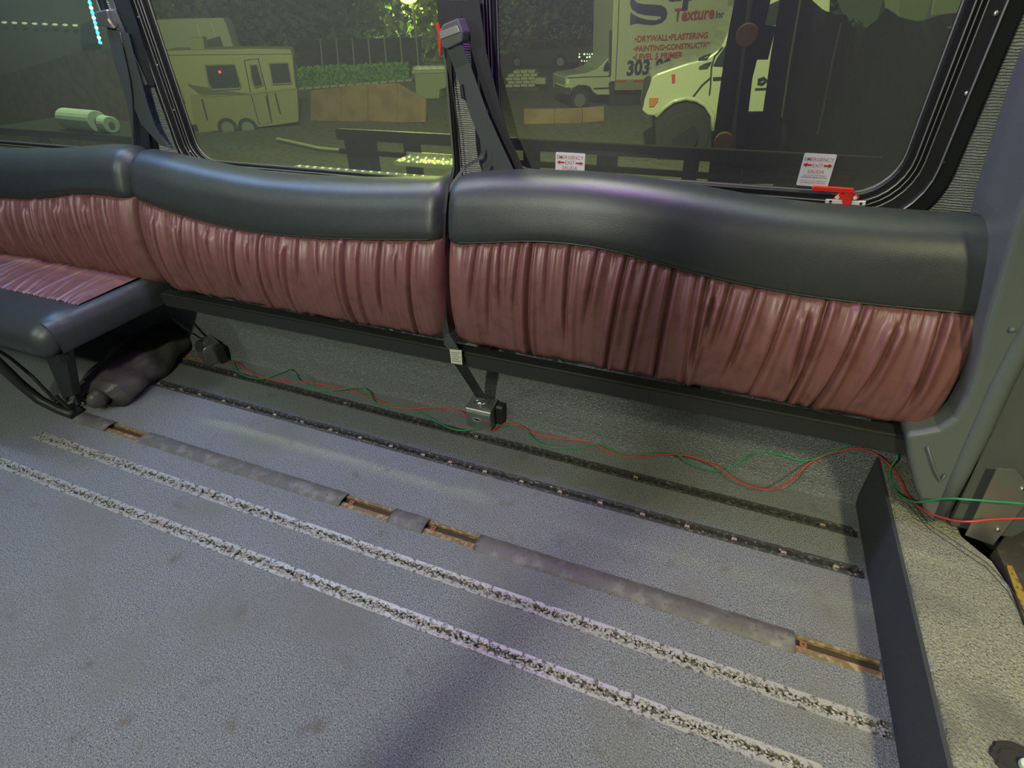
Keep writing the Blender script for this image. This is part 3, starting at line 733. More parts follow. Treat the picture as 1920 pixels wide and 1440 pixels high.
for u, v in ((1916, 917), (1871, 994)):
    mb = MB(); mb.ball(Y(u, v, 1.153), 0.0045, 8, 5); mb.build('rivet', m_chrome, plate, smooth=True)
# dark stepwell panel with flaking yellow edge beyond the plate
sp = thing('stepwell_panel', 'dark grimy stepwell panel with flaking yellow paint edge at far right', 'panel', (0.75, 1.1, 0.1))
MB().prism([Zp(u, v, PZ - 0.002) for u, v in ((1868, 1026), (1935, 935), (2050, 900), (2100, 1200), (1930, 1190), (1900, 1100))], (0, 0, -0.05)).build('panel_top', mat('grimy_brown', (0.045, 0.042, 0.036), rough=0.7, var=[(20, (0.11, 0.085, 0.04), 0.52, 0.68, 5)]), sp, bevel=0.003)
MB().prism([Zp(u, v, PZ) for u, v in ((1886, 1060), (1897, 1062), (1924, 1120), (1940, 1160), (1932, 1172), (1905, 1115))], (0, 0, 0.002)).build('yellow_edge', mat('flaking_yellow', (0.34, 0.22, 0.035), rough=0.7, var=[(70, (0.08, 0.06, 0.03), 0.5, 0.6, 4)]), sp)
# cable hole bottom right
hole = thing('floor_socket', 'round black socket with pale knob set in the platform, bottom right corner', 'socket', tuple(Zp(1905, 1428, PZ)))
c = Zp(1912, 1432, PZ)
mb = MB(); mb.tube([c + Vector((0.036 * math.cos(a * math.pi / 12) * (1 + .08 * math.sin(a * 2.3)), 0.026 * math.sin(a * math.pi / 12), 0.002)) for a in range(25)], 0.006, 6, False); mb.build('rubber_lip', m_tyre, hole)
mb = MB(); mb.cyl(c + Vector((0, 0, .0005)), c + Vector((0, 0, 0.002)), 0.034, 20); mb.build('socket_well', m_tyre, hole)
mb = MB(); mb.cyl(c + Vector((0.006, -0.004, .002)), c + Vector((0.006, -0.004, 0.012)), 0.011, 12); mb.build('knob', mat('pale_knob', (0.55, 0.62, 0.5), rough=0.4), hole, bevel=.002)

# ------------------------------------------------------------ belts at the pillars
def pxrib(Lp, Rp, ys, th=0.0022):
    ys = ys if isinstance(ys, (list, tuple)) else [ys] * len(Lp)
    return MB().ribbon([Y(u, v, y) for (u, v), y in zip(Lp, ys)], [Y(u, v, y) for (u, v), y in zip(Rp, ys)], th)


b1 = thing('seat_belt', 'black seat belt with grey guide box between middle and right windows', 'seat belt', (-0.62, 1.37, 0.86), 'seat belts hanging at the window pillars')
pxrib([(838, 92), (852, 130), (868, 178), (884, 222), (900, 262), (906, 330)], [(866, 84), (880, 118), (897, 165), (915, 215), (936, 262), (968, 330)], [1.345, 1.35, 1.35, 1.35, 1.35, 1.35]).build('belt_webbing', m_webg, b1)
pxrib([(858, 0), (872, 50), (888, 110), (905, 170), (925, 240), (940, 325)], [(898, 0), (905, 50), (912, 100), (930, 170), (952, 250), (985, 326)], 1.372).build('upper_webbing', m_web, b1)
pxrib([(818, 0), (822, 40), (830, 90), (846, 160), (858, 240), (866, 332)], [(862, 0), (866, 38), (845, 92), (848, 160), (860, 240), (868, 332)], 1.388).build('black_cover_strip', m_web, b1)
bx = MB().prism([Y(824, 58, 1.335), Y(830, 46, 1.335), Y(858, 34, 1.335), Y(868, 60, 1.335), Y(866, 78, 1.335), Y(838, 92, 1.335), Y(828, 88, 1.335)], (0, 0.05, 0)).build('guide_box', m_beltbox, b1, bevel=0.003)
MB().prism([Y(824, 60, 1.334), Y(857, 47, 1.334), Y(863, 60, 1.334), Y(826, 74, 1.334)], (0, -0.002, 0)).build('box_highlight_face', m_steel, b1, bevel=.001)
MB().ribbon([Y(816, 44, 1.36), Y(820, 60, 1.36), Y(824, 104, 1.36)], [Y(821, 42, 1.36), Y(827, 60, 1.36), Y(826, 104, 1.36)], .003).build('red_tag', m_redp, b1)
pxrib([(862, 160), (864, 185)], [(866, 158), (871, 187)], 1.342, .006).build('belt_stop', m_web, b1)
mb = MB(); mb.ribbon([Y(u, v, y) for u, v, y in ((905, 276, 1.33), (898, 294, 1.325), (868, 312, 1.32), (852, 335, 1.30), (835, 360, 1.285))], [Y(u, v, y) for u, v, y in ((907, 290, 1.33), (902, 299, 1.325), (872, 316, 1.32), (857, 337, 1.30), (842, 362, 1.285))], .0015)
o = mb.build('loose_strap', m_webg); tag(o, 'thin curled dark strap tucked behind the seat back at centre pillar', 'strap')
mb = MB(); mb.ribbon([Y(u, v, 1.335) for u, v in ((917, 308), (911, 318), (912, 328))], [Y(u, v, 1.335) for u, v in ((921, 311), (917, 320), (918, 329))], .0015)
o = mb.build('loose_strap', m_webg); tag(o, 'short curled strap end peeking above right seat back by centre pillar', 'strap')

b2 = thing('seat_belt', 'grey twisted seat belt hanging from a pale box at the left pillar', 'seat belt', (-1.88, 1.37, 0.86), 'seat belts hanging at the window pillars')
MB().prism([Y(u, v, 1.36) for u, v in ((178, 22), (200, 17), (207, 40), (210, 54), (183, 48))], (0, 0.035, 0)).build('guide_box', m_steel, b2, bevel=0.004)
MB().tube([Y(203, 36, 1.35), Y(208, 44, 1.35), Y(214, 52, 1.355)], 0.0035, 6).build('brass_clip', m_screw, b2)
pxrib([(200, 55), (208, 92), (216, 125), (232, 172), (243, 215), (249, 280)], [(222, 58), (234, 108), (243, 150), (247, 180), (249, 215), (251, 280)], 1.365).build('belt_webbing', m_webg, b2)
pxrib([(226, 60), (238, 115), (238, 158), (248, 195), (264, 232), (300, 272)], [(240, 62), (255, 120), (266, 158), (277, 198), (290, 236), (312, 276)], 1.372).build('belt_webbing', m_webg, b2)
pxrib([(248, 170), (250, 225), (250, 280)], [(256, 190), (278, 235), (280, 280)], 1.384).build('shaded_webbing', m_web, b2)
pxrib([(200, -5), (222, 50), (248, 112), (270, 160)], [(208, -5), (229, 50), (254, 110), (276, 158)], 1.380, .002).build('blue_edge_trim', m_steel, b2)
pxrib([(210, -5), (231, 50), (256, 112), (278, 160)], [(240, -5), (258, 50), (276, 112), (290, 160)], 1.386, .002).build('perforated_strip', m_web, b2)

rope = thing('led_reflection', 'glowing blue beads put in for an LED reflection beside the left window', 'led reflection', tuple(Y(180, 80, 1.36)))  # glowing beads stand in for the reflected LED strip
for i in range(10):
    f = i / 9.0
    u = 166 + 22 * f; v = -4 + 84 * f; p = Y(u, v, 1.37)
    MB().ball(p, 0.0062, 8, 5, (1, 0.7, 0.75)).build('blue_bead', m_ledc if i % 2 else m_ledcw, rope, smooth=True)
MB().tube([Y(165, -8, 1.375), Y(188, 82, 1.375)], 0.003, 6).build('cord', m_ledc, rope)

# unseen pole added behind the camera to throw the long floor shadow
pole = thing('shadow_pole', 'vertical metal pole added beside the camera to throw the long floor shadow', 'pole', (-0.62, -0.35, 0))
MB().cyl((-0.62, -0.35, 0.006), (-0.62, -0.35, 2.02), 0.026, 16).build('pole_tube', m_steel, pole, smooth=True)
MB().cyl((-0.62, -0.35, 0.0), (-0.62, -0.35, 0.008), 0.05, 16).build('base_flange', m_steel, pole)

# coloured LED strips along the ceiling cove
def led(x0, x1, m, label):
    o = MB().box(x0, x1, 1.205, 1.225, 1.96, 1.975).build('led_strip', m); tag(o, label, 'led strip', 'coloured led strips in the ceiling cove')
    return o
led(-2.75, -1.90, m_ledb, 'blue led strip in the ceiling cove above the bench')
led(-1.40, -1.15, m_ledb2, 'short blue led strip in the ceiling cove above the middle seat back')
led(-0.58, -0.30, m_ledp, 'purple led strip in the ceiling cove above the right seat back')
led(0.10, 0.25, m_ledt, 'teal led strip in the ceiling cove near the pillar')


# ------------------------------------------------------------ lettering
def text_part(body, m, parent, o0, xd, zd, width, bold=0.0, hscale=1.0, lift=0.001, align='L', name='lettering', shear=0.0):
    cu = bpy.data.curves.new(name, 'FONT'); cu.body = body; cu.size = 1; cu.offset = bold; cu.resolution_u = 3; cu.shear = shear
    t = bpy.data.objects.new('tmp', cu); COL.objects.link(t)
    dg = bpy.context.evaluated_depsgraph_get(); me = bpy.data.meshes.new_from_object(t.evaluated_get(dg))
    bpy.data.objects.remove(t)
    xa = min(v.co.x for v in me.vertices); xb = max(v.co.x for v in me.vertices)
    s = width / (xb - xa); xd = Vector(xd).normalized(); zd = Vector(zd).normalized(); nd = xd.cross(zd)  # towards viewer
    off = Vector(); p = parent
    while p: off = off + p.location; p = p.parent
    sh = -0.5 * width if align == 'C' else 0
    for v in me.vertices:
        v.co = Vector(o0) + xd * ((v.co.x - xa) * s + sh) + zd * (v.co.y * s * hscale) + nd * lift - off
    me.materials.append(m)
    o = bpy.data.objects.new(name, me); COL.objects.link(o); o.parent = parent
    return o


X_, Z_ = Vector((1, 0, 0)), Vector((0, 0, 1))
def sticker(xl, xr, zt, hgt, label, extra):
    y = WY + 0.0245; wd = xr - xl
    o = thing('exit_sticker', label, 'sticker', ((xl + xr) / 2, y, zt - hgt), 'emergency exit stickers on the right window')
    MB().prism(rrect(xl, xr, zt - hgt, zt, 0.003, y, 4), (0, 0.001, 0)).build('sticker_sheet', m_white, o)
    xc = (xl + xr) / 2; Yt = y - 0.0004
    text_part('EMERGENCY', m_pink, o, (xc, Yt, zt - 0.0155), X_, Z_, wd * 0.90, 0.004, 1.0, 0.0003, 'C')
    text_part('EXIT', m_pink, o, (xc, Yt, zt - 0.0285), X_, Z_, wd * 0.32, 0.004, 1.0, 0.0003, 'C')
    text_part('SALIDA', m_pink, o, (xc, Yt, zt - 0.0415), X_, Z_, wd * 0.52, 0.004, 1.0, 0.0003, 'C')
    for s in (-1, 1):
        a = [(0.19, .002), (0.34, .002), (0.34, .0048), (0.46, 0), (0.34, -.0048), (0.34, -.002), (0.19, -.002)]
        MB().prism([(xc + s * q * wd, Yt, zt - 0.0245 + r) for q, r in a], (0, -0.0003, 0)).build('arrow', m_redink, o)
    for i, (tx, mm, wf) in enumerate((('TURN HANDLE, PUSH WINDOW', m_greyink, .74), ('GIRE MANIJA, EMPUJE VENTANA', m_greyink, .82), ('USE ONLY IN CASE OF EMERGENCY', m_pink, .84), ('FOR EMERGENCY USE ONLY', m_pink, .84))):
        text_part(tx, mm, o, (xc, Yt, zt - 0.0475 - 0.0045 * i - (0.003 if i > 1 else 0)), X_, Z_, wd * wf, 0.006, 1.0, 0.0003, 'C')
    return o


p = Y(1042, 285, WY + .0245); q = Y(1089, 285, WY + .0245)
sticker(p.x, q.x + .012, p.z, 0.073, 'white emergency exit sticker at left, partly hidden by the seat back', False)
p = Y(1509, 290, WY + .0245); q = Y(1570, 290, WY + .0245)
sticker(p.x - .001, q.x, q.z, 0.070, 'white emergency exit sticker above the red latch', True)

lat = thing('window_latch', 'red emergency window latch with white strike bar under right sticker', 'latch', tuple(Y(1588, 382, 1.38)))
yl = WY - 0.022
MB().prism([Y(u, v, yl) for u, v in ((1521, 348), (1525, 347), (1600, 352), (1602, 356), (1599, 361), (1523, 356))], (0, -0.010, 0)).build('handle', m_redp, lat, bevel=.0015)
MB().prism([Y(u, v, yl + .004) for u, v in ((1563, 372), (1578, 360), (1600, 361), (1612, 370), (1609, 375), (1565, 374))], (0, 0.006, 0)).build('base_flange', m_redp, lat, bevel=.001)
MB().prism([Y(u, v, yl - .002) for u, v in ((1583, 360), (1598, 361), (1596, 378), (1592, 384), (1581, 383), (1578, 378))], (0, -0.006, 0)).build('cam_arm', m_redp, lat, bevel=.0015)
MB().prism([Y(u, v, yl) for u, v in ((1549, 374), (1624, 378), (1622, 386), (1547, 381))], (0, 0.006, 0)).build('strike_bar', m_white, lat, bevel=.001)
for u, v in ((1557, 378), (1614, 382)): mb = MB(); pc = Y(u, v, yl - .0002); mb.cyl(pc, pc - Vector((0, .001, 0)), .003, 10); mb.build('bar_hole', m_blackmet, lat)
for u, v in ((1570, 370), (1603, 371)): mb = MB(); pc = Y(u, v, yl + .003); mb.cyl(pc, pc - Vector((0, .002, 0)), .004, 10); mb.build('rivet', m_white, lat)

# ================================================================== outside
G = -2.2
struct(MB().add([(-90, 2.0, G), (40, 2.0, G), (40, 90, G), (-90, 90, G)], [(0, 1, 2, 3)]).build('ground', m_ground), 'dark dirt ground of the parking lot outside')


class VP:
    def __init__(s, u, v, ang, z=G):
        s.p = Zp(u, v, z); a = math.radians(ang); s.d = Vector((math.cos(a), math.sin(a), 0)); s.n = Vector((-math.sin(a), math.cos(a), 0))

    def at(s, u, v, d=0):
        r = R @ Vector((u - 960, v - 720, FPX)); c = Vector((0, 0, H)); p0 = s.p + s.n * d
        t = (p0 - c).dot(s.n) / r.dot(s.n); return c + r * t

    def poly(s, l, d=0): return [s.at(u, v, d) for u, v in l]


def wheel(o, c, n, r, wdt, hub=True, name='wheel'):
    # c = centre of the near face, n = direction pointing away from the viewer
    mb = MB(); mb.cyl(c, c + n * wdt, r, 24); t = mb.build(name, m_tyre, o, bevel=r * .06)
    if hub:
        mb = MB(); mb.cyl(c - n * 0.02, c + n * 0.02, r * .62, 20); h = mb.build('rim', m_steel, t)
        x = n.cross(Vector((0, 0, 1))).normalized()
        mb = MB(); mb.cyl(c - n * 0.05, c, r * .2, 12)
        for k in range(8): q = c + (x * math.cos(k * .785) + Vector((0, 0, 1)) * math.sin(k * .785)) * r * .42; mb.cyl(q - n * 0.024, q, r * .08, 8)
    return t


# camper trailer
vp = VP(400, 248, 38)
rv = thing('camper_trailer', 'beige camper trailer with three dark side windows parked across the lot', 'trailer', tuple(vp.p))
out = [(300, 95), (480, 91), (545, 92), (549, 105), (553, 150), (557, 175), (560, 228), (520, 234), (440, 243), (380, 250), (350, 250), (345, 190), (330, 150), (300, 120)]
MB().prism(vp.poly(out), vp.n * 2.2).build('shell', m_trailer, rv, bevel=0.05)
MB().prism(vp.poly([(357, 178), (470, 174), (557, 166), (560, 228), (520, 234), (440, 243), (365, 248)], -0.02), vp.n * 0.02).build('lower_panel', m_trlow, rv)
MB().prism(vp.poly([(303, 96), (545, 93), (546, 101), (303, 103)], -0.05), vp.n * 0.05).build('awning_rail', m_trailer, rv)
MB().prism(vp.poly([(378, 179), (470, 173), (556, 164), (556, 167), (470, 177), (384, 182), (352, 158), (356, 157)], -0.05), vp.n * 0.05).build('belt_moulding', m_trlow, rv)
for q in ([(384, 122), (440, 121), (452, 160), (449, 166), (398, 168), (390, 155)], [(468, 122), (482, 121), (493, 160), (478, 164), (472, 150)], [(504, 119), (540, 118), (547, 156), (511, 158)]):
    f_ = MB().prism(vp.poly(q, -0.03), vp.n * 0.03).build('window', m_wglass, rv)
    pl = vp.poly(q, -0.05); MB().tube(pl + [pl[0]], 0.03, 5).build('window_trim', m_trlow, f_)
pl = vp.poly([(470, 175), (458, 113), (484, 110), (500, 173), (510, 230), (486, 233), (470, 175)], -0.03); MB().tube(pl, 0.018, 5).build('door_seam', m_tyre, rv)
for q in ([(379, 186), (389, 225)], [(499, 180), (509, 225)], [(516, 175), (526, 214)]): MB().tube(vp.poly(q, -0.03), 0.03, 5).build('panel_groove', m_tyre, rv)
for u in (427, 465): wheel(rv, vp.at(u, 240, -0.05), vp.n, 0.34, 0.25)
mb = MB(); mb.ball(vp.at(412, 135, -0.1), 0.05, 8, 5); mb.build('red_lamp', mat('red_lamp_glow', (1, .1, .05), emit=(1, .1, .05), es=1.2), rv)
mb = MB(); mb.prism(vp.poly([(352, 72), (380, 70), (384, 92), (358, 93)], 0.5), vp.n * .8); mb.build('roof_vent', m_trlow, rv)
# white box body behind it
vp = VP(380, 190, 38)
bt = thing('white_box_trailer', 'tall pale box trailer standing behind the camper trailer', 'trailer', tuple(vp.p))
MB().prism(vp.poly([(270, 38), (330, 35), (418, 33), (424, 45), (440, 95), (445, 190), (270, 190)]), vp.n * 2.5).build('box_body', m_boxp, bt, bevel=.04)
for q in ([(368, 45), (376, 70)], [(395, 42), (403, 68)]): MB().tube(vp.poly(q, -.03), .03, 5).build('side_rib', m_white, bt)
MB().prism(vp.poly([(385, 76), (412, 68), (420, 92), (386, 92)], -.05), vp.n * .05).build('dark_marking', m_wall2, bt)

# retaining wall, coping, hedge
vp = VP(700, 182, 18)
rw = thing('retaining_wall', 'low retaining wall topped with pale blocks behind orange-brown boards', 'wall', tuple(vp.p))
MB().prism(vp.poly([(540, 168), (770, 150), (860, 150), (860, 185), (540, 205)]), vp.n * .6).build('wall_body', m_wall2, rw)
N_ = 14
for i in range(N_):
    a = i / N_; b = (i + .82) / N_
    q = [(557 + 218 * a, 165 - 17 * a), (557 + 218 * b, 165 - 17 * b), (557 + 218 * b, 169.5 - 17.5 * b), (557 + 218 * a, 169.5 - 17.5 * a)]
    MB().prism(vp.poly(q, -.05), vp.n * .7).build('coping_block', m_stone, rw, bevel=.02)
hd = thing('hedge', 'bright green hedge lit by the street lamp above the pale blocks', 'hedge', tuple(vp.at(660, 160, 1)))
mb = MB(); rnd = random.Random(9)
mb.prism(vp.poly([(552, 138), (620, 132), (700, 127), (765, 124), (765, 146), (700, 152), (552, 164)], .9), vp.n * 1.0); core = mb.build('hedge_core', m_leaf, hd)
mb = MB()
for i in range(5200):
    f = rnd.random(); u = 550 + 215 * f; v = rnd.uniform(130 - 9 * f + rnd.uniform(-5, 3), 163 - 16 * f); p = vp.at(u, v, rnd.uniform(.6, 1.3)); s = rnd.uniform(.06, .16)
    a = Vector((rnd.uniform(-1, 1), rnd.uniform(-1, 1), rnd.uniform(-1, 1))).normalized() * s; b = a.orthogonal().normalized() * s * .5
    mb.add([p - a, p + b, p + a, p - b], [(0, 1, 2, 3)])
mb.build('foliage', m_leafl, hd, kind='stuff')
# boards
def boards(vp, xs_, tops, bots, label):
    o = thing('board_barrier', label, 'boards', tuple(vp.p), 'orange-brown board barriers in the lot')
    for i in range(len(xs_) - 1):
        a, b = xs_[i], xs_[i + 1]; g = 1.0
        MB().prism(vp.poly([(a + g * .5, tops[i]), (b - g * .5, tops[i + 1]), (b - g * .5, bots[i + 1]), (a + g * .5, bots[i])]), vp.n * .05).build('board', m_ply, o)
    return o
boards(VP(690, 228, 6), [582, 640, 690, 745, 799], [170, 163, 158, 156, 186], [227, 228, 227, 229, 229], 'wide orange-brown board barrier below the hedge, seen in middle window')
boards(VP(1060, 231, 20), [982, 1040, 1092, 1133], [204, 204, 202, 199], [236, 233, 230, 227], 'narrow orange-brown board barrier in front of the box truck wheel')
# bin
vp = VP(800, 186, 10)
bn = thing('waste_bin', 'pale green rectangular waste bin with white rubbish on top', 'bin', tuple(vp.p))
MB().prism(vp.poly([(776, 136), (837, 134), (836, 165), (824, 168), (823, 185), (790, 186), (780, 175)]), vp.n * 1.4).build('bin_body', m_bin, bn, bevel=.04)
MB().prism(vp.poly([(772, 132), (838, 130), (838, 136), (772, 138)], -.06), vp.n * 1.5).build('bin_rim', m_stone, bn)
for u in (785, 798, 812, 826): mb = MB(); mb.ball(vp.at(u, 130, .4), .28, 8, 5, (1.2, .8, .6)); mb.build('rubbish_bag', m_white, bn, smooth=True)
MB().prism(vp.poly([(758, 126), (835, 122), (835, 127), (758, 131)], 4), vp.n * .6).build('back_ledge', m_stone, bn)
# street lamp
vp = VP(783, 135, 0); c0 = vp.p
lp = thing('street_lamp', 'street lamp with glowing yellow-green head on a thin pole', 'street lamp', tuple(c0))
MB().tube([vp.at(785, 120), vp.at(774, 8)], .10, 8).build('pole', m_stone, lp)
MB().prism(vp.poly([(778, 76), (792, 76), (792, 90), (778, 90)]), vp.n * .4).build('junction_box', m_bin, lp)
MB().prism(vp.poly([(780, 101), (790, 101), (791, 122), (780, 122)]), vp.n * .4).build('pole_base', m_bin, lp)
mb = MB(); mb.ball(vp.at(766, -3), .42, 14, 8, (1.5, 1, .7)); mb.build('lamp_head', m_lampe, lp, smooth=True)
# chain fence behind the hedge
vp = VP(700, 165, 8)
fn = thing('wire_fence', 'tall rusty wire fence with thin posts behind the hedge', 'fence', tuple(vp.p))
for i, u in enumerate(range(600, 790, 30)): MB().tube(vp.poly([(u, 70 + .02 * (700 - u)), (u + 5, 125)], 3), .04, 5).build('post', m_stone, fn)
MB().prism(vp.poly([(560, 75), (790, 70), (790, 125), (560, 135)], 3.2), vp.n * .03).build('mesh_panel', mat('rusty_mesh', (.05, .045, .03), rough=.9, var=[(4, (.025, .03, .02), .45, .6, 4)]), fn)
# stack of pale blocks
vp = VP(975, 172, 12)
st = thing('block_stack', 'stack of pale building blocks on a pallet behind the centre pillar', 'block stack', tuple(vp.p))
for r_ in range(5):
    for c_ in range(4):
        u0 = 948 + c_ * 14 + (r_ % 2) * 4; v0 = 133 + r_ * 6.4
        if r_ == 0 and c_ == 0: continue
        MB().prism(vp.poly([(u0, v0 - c_ * .5), (u0 + 13, v0 - c_ * .5), (u0 + 13, v0 + 5.6 - c_ * .4), (u0, v0 + 5.6 - c_ * .4)]), vp.n * .8).build('block', m_stone, st, bevel=.03)
MB().prism(vp.poly([(1003, 146), (1022, 147), (1023, 158), (1004, 158)]), vp.n * .8).build('block', m_stone, st, bevel=.03)
MB().prism(vp.poly([(946, 165), (1012, 163), (1010, 172), (948, 173)], .1), vp.n * .8).build('pallet', m_fence, st)


def parked_car(u, v, sc, ang, label, dots=False):
    vp = VP(u, v, ang); o = thing('parked_car', label, 'car', tuple(vp.p), 'dark cars parked at the back of the lot')
    L = 4.4 * sc; P = [(-.5, .25), (-.5, .75), (-.36, .9), (-.2, 1.0), (-.1, 1.42), (.25, 1.45), (.38, 1.0), (.48, .95), (.5, .3), (.5, .25)]
    W = lambda s, z, d=0: vp.p + vp.d * s * L + vp.n * d + Vector((0, 0, z * sc))
    MB().prism([W(a, b) for a, b in P], vp.n * 1.7).build('body', mat('dark_car_paint', (.06, .07, .06), rough=.3), o, bevel=.05)
    MB().prism([W(a, b, -.02) for a, b in ((-.17, 1.02), (-.09, 1.36), (.07, 1.38), (.07, 1.02))], vp.n * .02).build('side_glass', m_wglass, o)
    MB().prism([W(a, b, -.02) for a, b in ((.09, 1.02), (.09, 1.38), (.23, 1.39), (.33, 1.02))], vp.n * .02).build('side_glass', m_wglass, o)
    for s in (-.32, .32): wheel(o, W(s, .33, -.02), vp.n, .33 * sc, .2)
    return o, vp


parked_car(1010, 128, 1.15, 5, 'dark car parked far back, left of the box truck')
pc, vpc = parked_car(1096, 128, 1.25, 5, 'dark car with small painted glints behind the white cab')
sl = thing('chrome_glints', 'cluster of tiny glowing dots put in for chrome glints on the dark car', 'glints', tuple(vpc.at(1105, 120, -1)))  # glowing dots painted in for reflections off chrome
rnd = random.Random(12)
for r_ in range(3):
    for c_ in range(9):
        if rnd.random() < .25: continue
        mb = MB(); mb.ball(vpc.at(1086 + c_ * 5 + rnd.uniform(-1, 1), 101 + r_ * 6.5 + rnd.uniform(-1, 1), -1), rnd.uniform(.04, .075), 6, 4); mb.build('glint_dot', m_dots, sl)
MB().tube([vpc.at(1088, 113, -1.2), vpc.at(1088, 130, -1.2)], .07, 6).build('red_post', m_redtruck, sl)

# box truck
vp = VP(1145, 200, 33)
tk = thing('box_truck', 'white box truck with red and navy lettering on its side', 'truck', tuple(vp.p))
MB().prism(vp.poly([(1153, -60), (1380, -70), (1379, 0), (1372, 60), (1360, 120), (1352, 156), (1245, 150), (1145, 153)]), vp.n * 2.4).build('cargo_box', m_boxp, tk, bevel=.03)
MB().tube(vp.poly([(1163, -60), (1158, 70), (1154, 152)], -.02), .02, 5).build('corner_seam', m_wall2, tk)
MB().prism(vp.poly([(1154, 150), (1246, 148), (1245, 168), (1153, 169)], -.01), vp.n * 2.3).build('lower_skirt', m_trlow, tk)
for q in ((1154, 1174), (1187, 1207)): MB().prism(vp.poly([(q[0], 150.5), (q[1], 150), (q[1], 153.5), (q[0], 154)], -.03), vp.n * .02).build('red_reflector', m_redtruck, tk)
MB().prism(vp.poly([(1142, 155), (1153, 155), (1153, 178), (1200, 178), (1200, 215), (1146, 212)], .1), vp.n * 2).build('underbody', m_tyre, tk)
MB().prism(vp.poly([(1144, 56), (1148, 56), (1146, 140), (1142, 140)], -.1), vp.n * .1).build('exhaust_stack', m_chrome, tk)
cab = MB().prism(vp.poly([(1060, 152), (1061, 145), (1068, 141), (1100, 137), (1121, 129), (1132, 118), (1141, 108), (1147, 108), (1147, 178), (1120, 178), (1112, 172), (1108, 164), (1098, 160), (1084, 160), (1073, 166), (1068, 176), (1060, 174)], .15), vp.n * 2.0).build('cab_body', m_paint, tk, bevel=.03)
MB().prism(vp.poly([(1131, 133), (1134, 122), (1141, 112), (1143, 112), (1143, 134)], .12), vp.n * .03).build('cab_window', m_wglass, tk)
MB().prism(vp.poly([(1059, 164), (1070, 164), (1069, 178), (1060, 177)], .05), vp.n * 1.6).build('bumper', m_chrome, tk)
MB().prism(vp.poly([(1063, 149), (1067, 149), (1067, 158), (1063, 158)], .1), vp.n * .05).build('headlight', m_white, tk)
MB().tube(vp.poly([(1064, 146), (1100, 144), (1144, 143)], .13), .02, 5).build('hood_line', m_wall2, tk)
MB().tube(vp.poly([(1113, 166), (1144, 165)], .13), .03, 5).build('side_trim', m_tyre, tk)
wheel(tk, vp.at(1087, 188, .1), vp.n, .40, .3, True)
MB().prism(vp.poly([(1166, 214), (1178, 214), (1178, 235), (1167, 235)], -.6), vp.n * .3).build('white_jug', m_white, tk)
def ttext(body, a, b, m, bold=.02, hs=1.25, shear=0):
    A = vp.at(*a, -.01); B = vp.at(*b, -.01); text_part(body, m, tk, A, (B - A), Z_, (B - A).length, bold, hs, .02, shear=shear)
ttext('•DRYWALL•PLASTERING', (1189, 79), (1326, 71), m_redtruck, .03, 1.0)
ttext('•PAINTING•CONSTRUCTION', (1187, 97), (1338, 88), m_redtruck, .03, 1.0)
ttext('•LEVEL 5 PRIMER', (1186, 113), (1279, 108), m_redtruck, .03, 1.0)
ttext('303-80', (1174, 141), (1256, 136), m_blueink, .04, 1.05)
ttext('Texture', (1262, 40), (1338, 34), m_redtruck, .03, 1.1)
ttext('Inc', (1341, 34), (1356, 33), m_blueink, .02, 1.1)
ttext('up', (1248, 0), (1312, -4), m_blueink, .04, 1.0)
# big S with flared serifs
so_ = [(890, 0), (885, 30), (900, 70), (940, 98), (1000, 113), (1070, 118), (1115, 122), (1118, 138), (1080, 152), (1010, 148), (950, 130), (905, 105), (890, 88), (886, 192), (905, 180), (940, 174), (990, 184), (1060, 188), (1120, 172), (1155, 140), (1166, 100), (1155, 62), (1120, 40), (1060, 34), (990, 32), (940, 22), (918, 0), (925, -30), (960, -60), (1020, -72), (1080, -50), (1110, -10), (1125, 5), (1128, -90), (1100, -80), (1020, -95), (950, -85), (905, -50)]
MB().prism(vp.poly([(960 + a / 4, b / 4) for a, b in so_], -.03), vp.n * .01).build('lettering', m_blueink, tk)

# near white pickup
vp = VP(1290, 300, 12)
nt_ = thing('white_pickup', 'large white pickup truck with amber marker in front of the box truck', 'truck', tuple(vp.p))
body = [(1204, 208), (1207, 190), (1213, 172), (1219, 158), (1222, 145), (1232, 138), (1260, 128), (1290, 118), (1315, 112), (1332, 104), (1352, 90), (1365, 60), (1390, 10), (1395, -40), (1560, -60), (1555, 60), (1545, 200), (1500, 235), (1340, 238), (1334, 215), (1322, 198), (1305, 188), (1285, 185), (1262, 190), (1245, 202), (1232, 218), (1214, 216)]
MB().prism(vp.poly(body), vp.n * 2.0).build('body', m_paint, nt_, bevel=.04)
fl = [(1230, 219), (1244, 203), (1262, 190), (1285, 184), (1306, 187), (1323, 197), (1336, 216), (1337, 245)]
MB().tube(vp.poly(fl, -.05), .06, 8).build('fender_flare', m_paint, nt_, smooth=True)
MB().prism(vp.poly([(1228, 224), (1243, 206), (1262, 193), (1285, 187), (1305, 190), (1321, 200), (1332, 216), (1334, 300), (1232, 300)], -.01), vp.n * 1.9).build('wheel_arch', m_tyre, nt_)
wheel(nt_, vp.at(1284, 258, -.05), vp.n, .62, .35, False)
MB().cyl(vp.at(1284, 258, -.08), vp.at(1284, 258, -.05), .34, 20).build('dark_rim', mat('dark_rim', (.02, .02, .02), rough=.8, spec=.1), nt_)
MB().prism(vp.poly([(1217, 183), (1234, 183), (1234, 190), (1226, 200), (1217, 201)], -.03), vp.n * .06).build('amber_marker', m_amber, nt_, bevel=.01)
MB().prism(vp.poly([(1209, 150), (1214, 146), (1220, 146), (1216, 164), (1209, 180), (1206, 200), (1203, 195)], -.02), vp.n * .4).build('grille_edge', m_tyre, nt_)
MB().tube(vp.poly([(1355, 88), (1340, 105), (1334, 125), (1332, 160), (1330, 178)], -.02), .02, 5).build('door_seam', m_tyre, nt_)
